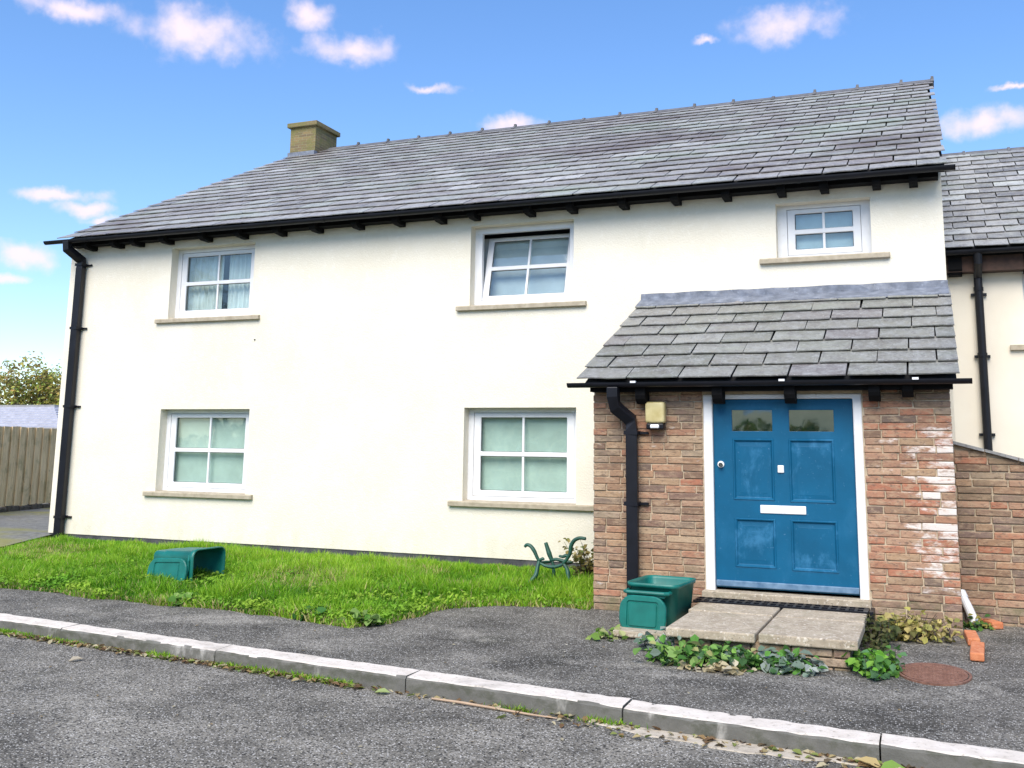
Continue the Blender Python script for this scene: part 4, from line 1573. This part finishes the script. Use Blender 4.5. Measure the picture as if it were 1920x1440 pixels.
def tree(name, label, base, height, crown_r, crown_z, nleaf, pal, seed, trunk_r=.14, stems=5, leaf=(.14, .26)):
    t = empty(name, base)
    tag(t, label, 'tree')
    r = random.Random(seed)
    mb = MB()
    tips = []
    for s in range(stems):
        a = s * 2 * math.pi / stems + r.uniform(-.4, .4)
        p = Vector((0, 0, -.2))
        pts, rad = [p.copy()], [trunk_r]
        d = Vector((math.cos(a) * .25, math.sin(a) * .25, 1)).normalized()
        k = 6
        for i in range(k):
            d = (d + Vector((r.uniform(-.22, .22), r.uniform(-.22, .22), r.uniform(-.05, .1)))).normalized()
            p = p + d * height * .82 / k
            pts.append(p.copy())
            rad.append(trunk_r * (1 - .8 * (i + 1) / k))
            if i > 1:
                tips.append(p.copy())
                for b in range(2):
                    d2 = Vector((r.uniform(-1, 1), r.uniform(-1, 1), r.uniform(.1, .9))).normalized()
                    q = p + d2 * crown_r * r.uniform(.35, .75)
                    mb.tube([p, (p + q) / 2 + Vector((0, 0, .1)), q], [rad[-1] * .5, rad[-1] * .35, .015], 5)
                    tips += [q, (p + q) / 2]
        mb.tube(pts, rad, 6)
    link('trunk', mb, 'bark', t)
    C, Nn, S, Cl = [], [], [], []
    cl = []
    for q in tips:
        cl.append((q, r.uniform(.35, .75) * crown_r * .55, r.uniform(.75, 1.2), r.random()))
    for i in range(nleaf):
        q, rr, br, hu = r.choice(cl)
        v = Vector((r.gauss(0, 1), r.gauss(0, 1), r.gauss(0, .8)))
        v = v.normalized() * rr * (r.random() ** .5)
        p = q + v
        if p.z < crown_z:
            continue
        C.append(tuple(p))
        nn_ = v.normalized() + Vector((0, 0, .6)) + Vector((r.uniform(-.5, .5), r.uniform(-.5, .5), r.uniform(-.5, .5)))
        Nn.append(tuple(nn_))
        S.append(r.uniform(*leaf))
        c = pal[min(len(pal) - 1, int((hu * .7 + r.random() * .3) * len(pal)))]
        Cl.append(tuple(x_ * br * r.uniform(.8, 1.2) for x_ in c))
    leaf_cloud('crown', C, Nn, S, Cl, parent=t)
    return t


OL = [(.30, .31, .06), (.42, .41, .09), (.34, .28, .10), (.50, .46, .13), (.22, .25, .06)]
tree('hedgerow_tree', 'olive leaved tree rising over the garage and fence', (-49.0, 45, .3), 6.4, 2.7, 2.3, 9500, OL, 5, .16, 8)
tree('hedgerow_tree', 'yellow green bush low beside the garage roof', (-48.2, 41.2, .3), 3.0, 1.5, .9, 1800, [(.24, .25, .03), (.33, .30, .04), (.16, .20, .03)], 8, .10, 4)

# ------------------------------------------------------------------ small plants


def weed(name, label, base, spread, h, n, pal, size, seed, up=.5, stems=14):
    """a clump: stems fanned over an ellipse of ground, leaves along them"""
    o = empty(name, base)
    tag(o, label, 'plant')
    r = random.Random(seed)
    mb = MB()
    C, Nn, S, Cl = [], [], [], []
    for s in range(stems):
        a, q = r.uniform(0, 2 * math.pi), r.random() ** .6
        p0 = Vector((math.cos(a) * spread[0] * q, math.sin(a) * spread[1] * q, -.01))
        hh = h * r.uniform(.4, 1.0) * (1 - .35 * q)
        d = Vector((r.uniform(-.6, .6), r.uniform(-.6, .2), 1)) * hh
        p1, p2 = p0 + d * .5, p0 + d + Vector((r.uniform(-.05, .05), -.03, 0))
        mb.tube([p0, p1, p2], [.005, .004, .002], 4)
        for k in range(max(2, n // stems)):
            t = r.uniform(.1, 1.0)
            p = p0.lerp(p2, t) + Vector((r.gauss(0, .05), r.gauss(0, .05), r.gauss(0, .025)))
            if p.z < .004:
                p.z = .004 + r.random() * .02
            C.append(tuple(p))
            Nn.append((r.gauss(0, .5), r.gauss(-.3, .5), up + r.random()))
            S.append(r.uniform(*size))
            c = r.choice(pal)
            f_ = r.uniform(.75, 1.25)
            Cl.append(tuple(x_ * f_ for x_ in c))
    tag(link('stem', mb, 'bark', o), kind='stuff')
    leaf_cloud('foliage', C, Nn, S, Cl, parent=o, aspect=.8)
    return o


GR = [(.06, .17, .03), (.10, .26, .045), (.16, .31, .07), (.05, .12, .04)]
SV = [(.20, .27, .21), (.32, .38, .33), (.14, .21, .15), (.42, .46, .42)]
DRY = [(.25, .20, .065), (.34, .28, .10), (.18, .17, .05), (.42, .35, .17), (.12, .12, .04)]
zg = lambda x, y: pav_h(x, y)
weed('ground_ivy', 'light green weed at the front corner of the small slab', (-2.90, 9.74, .13), (.14, .12), .13, 60, [(.16, .28, .05), (.25, .34, .09), (.34, .36, .16)], (.05, .10), 1, stems=9)
weed('ground_ivy', 'leafy green ivy patch at the foot of the concrete step', (-1.70, 9.0, .125), (.58, .20), .25, 620, GR + GR + [(.20, .38, .07), (.26, .42, .12), (.40, .40, .16)] + SV[:1], (.04, .11), 2, stems=60)
weed('silver_ragwort', 'silvery leaved plant beside the small slab below the caddy', (-2.26, 9.42, .13), (.24, .20), .25, 240, SV + GR[1:2], (.04, .11), 3, stems=26)
weed('silver_ragwort', 'grey green plant against the step bricks right of the ivy', (-1.14, 9.02, .13), (.28, .13), .23, 240, SV + GR[:2], (.05, .12), 4, stems=28)
weed('withered_leaves', 'withered cream leaves lying in front of the step ivy', (-1.72, 8.74, .135), (.24, .10), .05, 50, [(.52, .45, .28), (.44, .36, .20), (.58, .52, .38)], (.06, .11), 5, stems=10, up=1)
weed('green_weed', 'bright green weed clump between the step and manhole cover', (-.46, 9.22, .135), (.17, .30), .24, 300, [(.12, .31, .03), (.19, .38, .05), (.08, .20, .04), (.10, .22, .09)], (.045, .09), 6, stems=30)
weed('withered_plant', 'withered yellow brown plant along the right foot of the porch', (-.18, 10.88, .165), (.40, .20), .33, 520, DRY[1:4] + [(.55, .46, .18), (.46, .43, .12), (.30, .30, .09)], (.04, .085), 7, stems=70)
weed('dark_weed', 'dark low weed in the corner between step and porch', (-.50, 10.5, .16), (.10, .45), .30, 260, [(.08, .10, .03), (.12, .12, .05), (.05, .07, .025)], (.04, .08), 8, stems=22)
weed('dark_weed', 'small dark green plant at the base of the garden wall', (.39, 11.75, .17), (.10, .14), .16, 120, [(.05, .14, .03), (.10, .20, .04), (.28, .25, .06)], (.035, .07), 9, stems=16)
weed('wall_shrub', 'olive brown shrub in the corner behind the bench frame', (-4.02, 12.75, .27), (.15, .22), .66, 460, DRY + [(.13, .17, .04)], (.04, .08), 10, stems=34)
for i, (x, y, lb) in enumerate(((-7.9, 9.62, 'broad leaved dock plant at the lawn edge below the tipped caddy'), (-6.0, 9.42, 'dark green broad leaved clump at the lawn corner'), (-5.35, 9.35, 'small leafy clump at the front tip of the lawn'))):
    weed('dock_plant', lb, (x, y, .165), (.16, .12), .13, 70, [(.09, .22, .03), (.15, .30, .05), (.22, .34, .09)] if i != 1 else [(.03, .11, .02), (.05, .16, .03)], (.07, .13), 20 + i, stems=12)

# leaf litter along the kerb, with tufts
n = 1260
xs = np.concatenate([nrs.uniform(-9.4, -4.3, 900), nrs.uniform(-4.3, 1.0, 150), nrs.normal(-.1, .25, 90), nrs.uniform(-3.0, 1.2, 120)])
ys = np.array([K(x) - .268 - abs(rnd.gauss(.03, .05)) for x in xs])
ys[1050:] = np.array([K(x) - .30 - rnd.uniform(0, .25) for x in xs[1050:]])
cols = np.array([rnd.choice(((.42, .34, .17), (.30, .20, .09), (.20, .12, .06), (.50, .44, .28), (.22, .26, .07), (.13, .10, .06))) for _ in xs])
o = leaf_cloud('leaf_litter', np.stack([xs, ys, .006 + nrs.rand(n) * .012], 1), np.stack([nrs.normal(0, .25, n), nrs.normal(0, .25, n), np.ones(n)], 1), nrs.uniform(.025, .08, n), cols)
tag(o, 'brown and yellow leaf litter lying along the kerb', 'leaves', kind='stuff')
tx = np.concatenate([nrs.uniform(-9.4, -7.6, 900), nrs.normal(-6.55, .08, 350), nrs.uniform(-5.9, -4.4, 1000), nrs.normal(-8.7, .12, 500), nrs.normal(-2.2, .12, 180), nrs.normal(-2.9, .1, 100)])
ty = np.array([K(x) - .268 - abs(rnd.gauss(.02, .03)) for x in tx])
tc = np.where(nrs.rand(len(tx))[:, None] < .6, gB, gC) * nrs.uniform(.7, 1.2, (len(tx), 1))
blades('kerb_grass', np.stack([tx, ty], 1), np.full(len(tx), -.004), nrs.uniform(.02, .075, len(tx)), nrs.uniform(.006, .012, len(tx)), tc, 'short grass growing in the joint between kerb and road', lean=.7)
n = 260
xs = nrs.uniform(-9.5, 1.0, n)
pick_ = nrs.rand(n)
ys = np.array([K(x) + rnd.uniform(.05, 1.6) if q < .35 else rnd.uniform(5.6, 7.0) for x, q in zip(xs, pick_)])
zs = np.array([pav_h(x, y) + .008 if y > K(x) else .008 for x, y in zip(xs, ys)])
o = leaf_cloud('stray_leaves', np.stack([xs, ys, zs], 1), np.stack([nrs.normal(0, .2, n), nrs.normal(0, .2, n), np.ones(n)], 1), nrs.uniform(.012, .035, n), np.array([rnd.choice(((.40, .36, .25), (.25, .19, .11), (.5, .47, .38))) for _ in xs]))
tag(o, 'tiny stray leaf scraps scattered over the tarmac', 'leaves', kind='stuff')
for i, (x, y, z, c, lb) in enumerate(((-.28, 6.99, .01, (.22, .36, .07), 'green fallen leaf in the road beside the nearest kerb stone'), (-.42, 7.02, .01, (.52, .40, .18), 'tan fallen leaf touching the kerb at lower right'),
                                      (-7.1, 7.28, .01, (.50, .44, .33), 'pale fallen leaf in the road left of the litter strip'), (-4.05, 7.38, .01, (.34, .42, .16), 'pale green leaf at the right end of the litter strip'))):
    o = leaf_cloud('fallen_leaf', [(0, 0, .004)], [(.1, -.15, 1)], [.17 if i < 2 else .12], [c])
    o.location = (x, y, z)
    tag(o, lb, 'leaf')

n = 15000
LP = np.stack([nrs.uniform(-14, -3.6, n), 9.1 + np.abs(nrs.normal(0, 1.3, n))], 1)
LP = LP[in_lawn(LP, .16) & (LP[:, 1] < 12.6) & (value_noise(LP, 1.1, 14) > .35)]
n = len(LP)
ln1 = value_noise(LP, 2.2, 15)[:, None]
o = leaf_cloud('lawn_weeds', np.stack([LP[:, 0], LP[:, 1], lawn_z(LP) + nrs.uniform(.03, .10, n)], 1), np.stack([nrs.normal(0, .5, n), nrs.normal(-.3, .5, n), np.ones(n)], 1), nrs.uniform(.025, .065, n),
               (np.array((.12, .32, .02)) * (1 - ln1) + np.array((.34, .50, .05)) * ln1) * nrs.uniform(.6, 1.2, (n, 1)))
tag(o, 'small yellow green broad leaved weeds mixed through the lawn', 'weeds', kind='stuff')

mb = MB()
edge_a, edge_b = [], []
for i in range(17):
    x = lerp(-2.35, -.45, i / 16)
    wd = .20 * math.sin(math.pi * min(1, (i + .6) / 9) * .5) * rnd.uniform(.7, 1.15) * (1 if i < 14 else .6)
    edge_a.append((x, K(x) - .272, .010))
    edge_b.append((x, K(x) - .275 - wd, .006))
n = len(edge_a)
mb.v = edge_a + edge_b + [(x, y - .012, -.01) for x, y, z in edge_b]
for i in range(n - 1):
    mb.f += [(i, i + 1, n + i + 1, n + i), (n + i, n + i + 1, 2 * n + i + 1, 2 * n + i)]
tag(link('mortar_strip', mb, mat('pale_mortar', [(.3, (.36, .31, .24)), (.7, (.52, .46, .37))], 9, .95, (60, .6, .008), layers=[((.16, .14, .10), 14, .52, .68, .8, ONE)])), 'pale crumbling mortar strip in the road against the kerb', 'mortar')
tw = link('twig', MB().tube([(-3.62, 7.38, .012), (-3.35, 7.33, .02), (-3.05, 7.30, .014), (-2.75, 7.24, .016), (-2.55, 7.24, .012)], [.008, .011, .010, .008, .004], 6), mat('dry_twig', (.42, .30, .20), 9, .9))
tag(tw, 'dry tan twig lying in the road along the kerb', 'twig')

# ------------------------------------------------------------------ loose things on the right
mc = empty('manhole_cover', (-.03, 9.36, pav_h(-.03, 9.36)))
tag(mc, 'rusty round manhole cover in the tarmac before the porch', 'manhole cover')
mb = MB()
for r_, z_ in ((1, -.02), (1, .006), (.93, .006)):
    mb.v += [(.285 * r_ * math.cos(2 * math.pi * k / 40), .43 * r_ * math.sin(2 * math.pi * k / 40), z_) for k in range(40)]
for i in range(2):
    for k in range(40):
        mb.f.append((i * 40 + k, i * 40 + (k + 1) % 40, (i + 1) * 40 + (k + 1) % 40, (i + 1) * 40 + k))
link('rim', mb, 'rust', mc)
mb = MB()
for r_, z_ in ((.90, -.02), (.90, .008), (.88, .010)):
    mb.v += [(.285 * r_ * math.cos(2 * math.pi * k / 40), .43 * r_ * math.sin(2 * math.pi * k / 40), z_) for k in range(40)]
for i in range(2):
    for k in range(40):
        mb.f.append((i * 40 + k, i * 40 + (k + 1) % 40, (i + 1) * 40 + (k + 1) % 40, (i + 1) * 40 + k))
mb.f.append(tuple(80 + k for k in range(40)))
link('cover_plate', mb, 'rust', mc)
tread = MB()
for ix in range(-9, 10):
    for iy in range(-9, 10):
        x, y = ix * .027, iy * .041
        if (x / .245) ** 2 + (y / .37) ** 2 < 1:
            s_ = .009 if (ix + iy) % 2 else .006
            tread.box(x - .010, x + .010, y - s_ * 1.6, y + s_ * 1.6, .0102, .0145)
tag(link('tread_studs', tread, 'rust', mc), kind='stuff')

for x, y, rz, lx, ly, lb in ((.315, 10.95, 2, .11, .50, 'loose orange brick on the ground farther from the manhole cover'), (.335, 10.30, -3, .115, .62, 'loose orange brick on the ground nearest the manhole cover'), (.535, 11.85, 25, .12, .24, 'broken orange brick piece by the garden wall')):
    ob = link('loose_brick', MB().box(-lx / 2, lx / 2, -ly / 2, ly / 2, 0, .07), 'orange_brick')
    bevel(ob, .012, 2)
    ob.location = (x, y, pav_h(x, y) - .002)
    ob.rotation_euler = (0, 0, math.radians(rz))
    tag(ob, lb, 'brick', 'loose orange bricks by the porch')
wp = empty('waste_pipe', (.33, 11.85, .2))
tag(wp, 'short white plastic waste pipe in the corner of porch and garden wall', 'pipe')
link('pipe', MB().tube([(-.055, .12, .27), (.0, 0, .15), (.045, -.14, .03)], [.042, .044, .046], 12), 'white', wp)
link('socket', MB().tube([(-.068, .15, .30), (-.045, .10, .245)], [.05, .05], 12), 'white', wp)

# ------------------------------------------------------------------ across the road, behind the camera: seen in the panes
oh = empty('opposite_house', (-12, -24, 0))
tag(oh, 'ochre house across the road reflected in the lower window panes', 'house')
oo = -Vector(oh.location)
ow = [(-24 + i * 4.2, -22.6 + i * 4.2, z, z + 1.3) for i in range(7) for z in (1.0, 3.7)]
link('wall', holed(-27, 6, 0, 5.6, ow, -21.7, -22.0), mat('ochre_render', (.86, .68, .36), 2, .9), oh, oo)
link('roof', MB().extrude_x([(-21.4, 5.5), (-26, 8.6), (-30.6, 5.5), (-30.6, 5.35), (-26, 8.4), (-21.4, 5.35)], -27.4, 6.4), 'slate_b', oh, oo)
for a_, b_, c_, d__ in ow:
    link('window', MB().box(a_ - .02, b_ + .02, -21.95, -21.9, c_ - .02, d__ + .02), 'blind_blue', oh, oo)
n = 5200
hx = nrs.uniform(-46, 9, n)
hz = nrs.uniform(.05, 1.0, n) ** .8 * (2.8 + .35 * np.sin(hx * .9) + .2 * np.sin(hx * 2.7))
hy = -17.6 + nrs.normal(0, .35, n)
o = leaf_cloud('hedge', np.stack([hx, hy, hz], 1), np.stack([nrs.normal(0, .4, n), np.abs(nrs.normal(.8, .4, n)), nrs.normal(.5, .4, n)], 1), nrs.uniform(.22, .42, n),
               np.array([(.06, .11, .03), (.10, .15, .035), (.04, .08, .025), (.13, .14, .05)])[nrs.randint(0, 4, n)])
tag(o, 'clipped green hedge across the road, seen only in reflections', 'hedge')
tree('street_tree', 'tall thin leaved tree across the road reflected in the upper left window', (-36, -20, 0), 13.5, 3.2, 4.5, 2600, [(.08, .11, .03), (.13, .14, .05)], 31, .22, 4, (.16, .3))
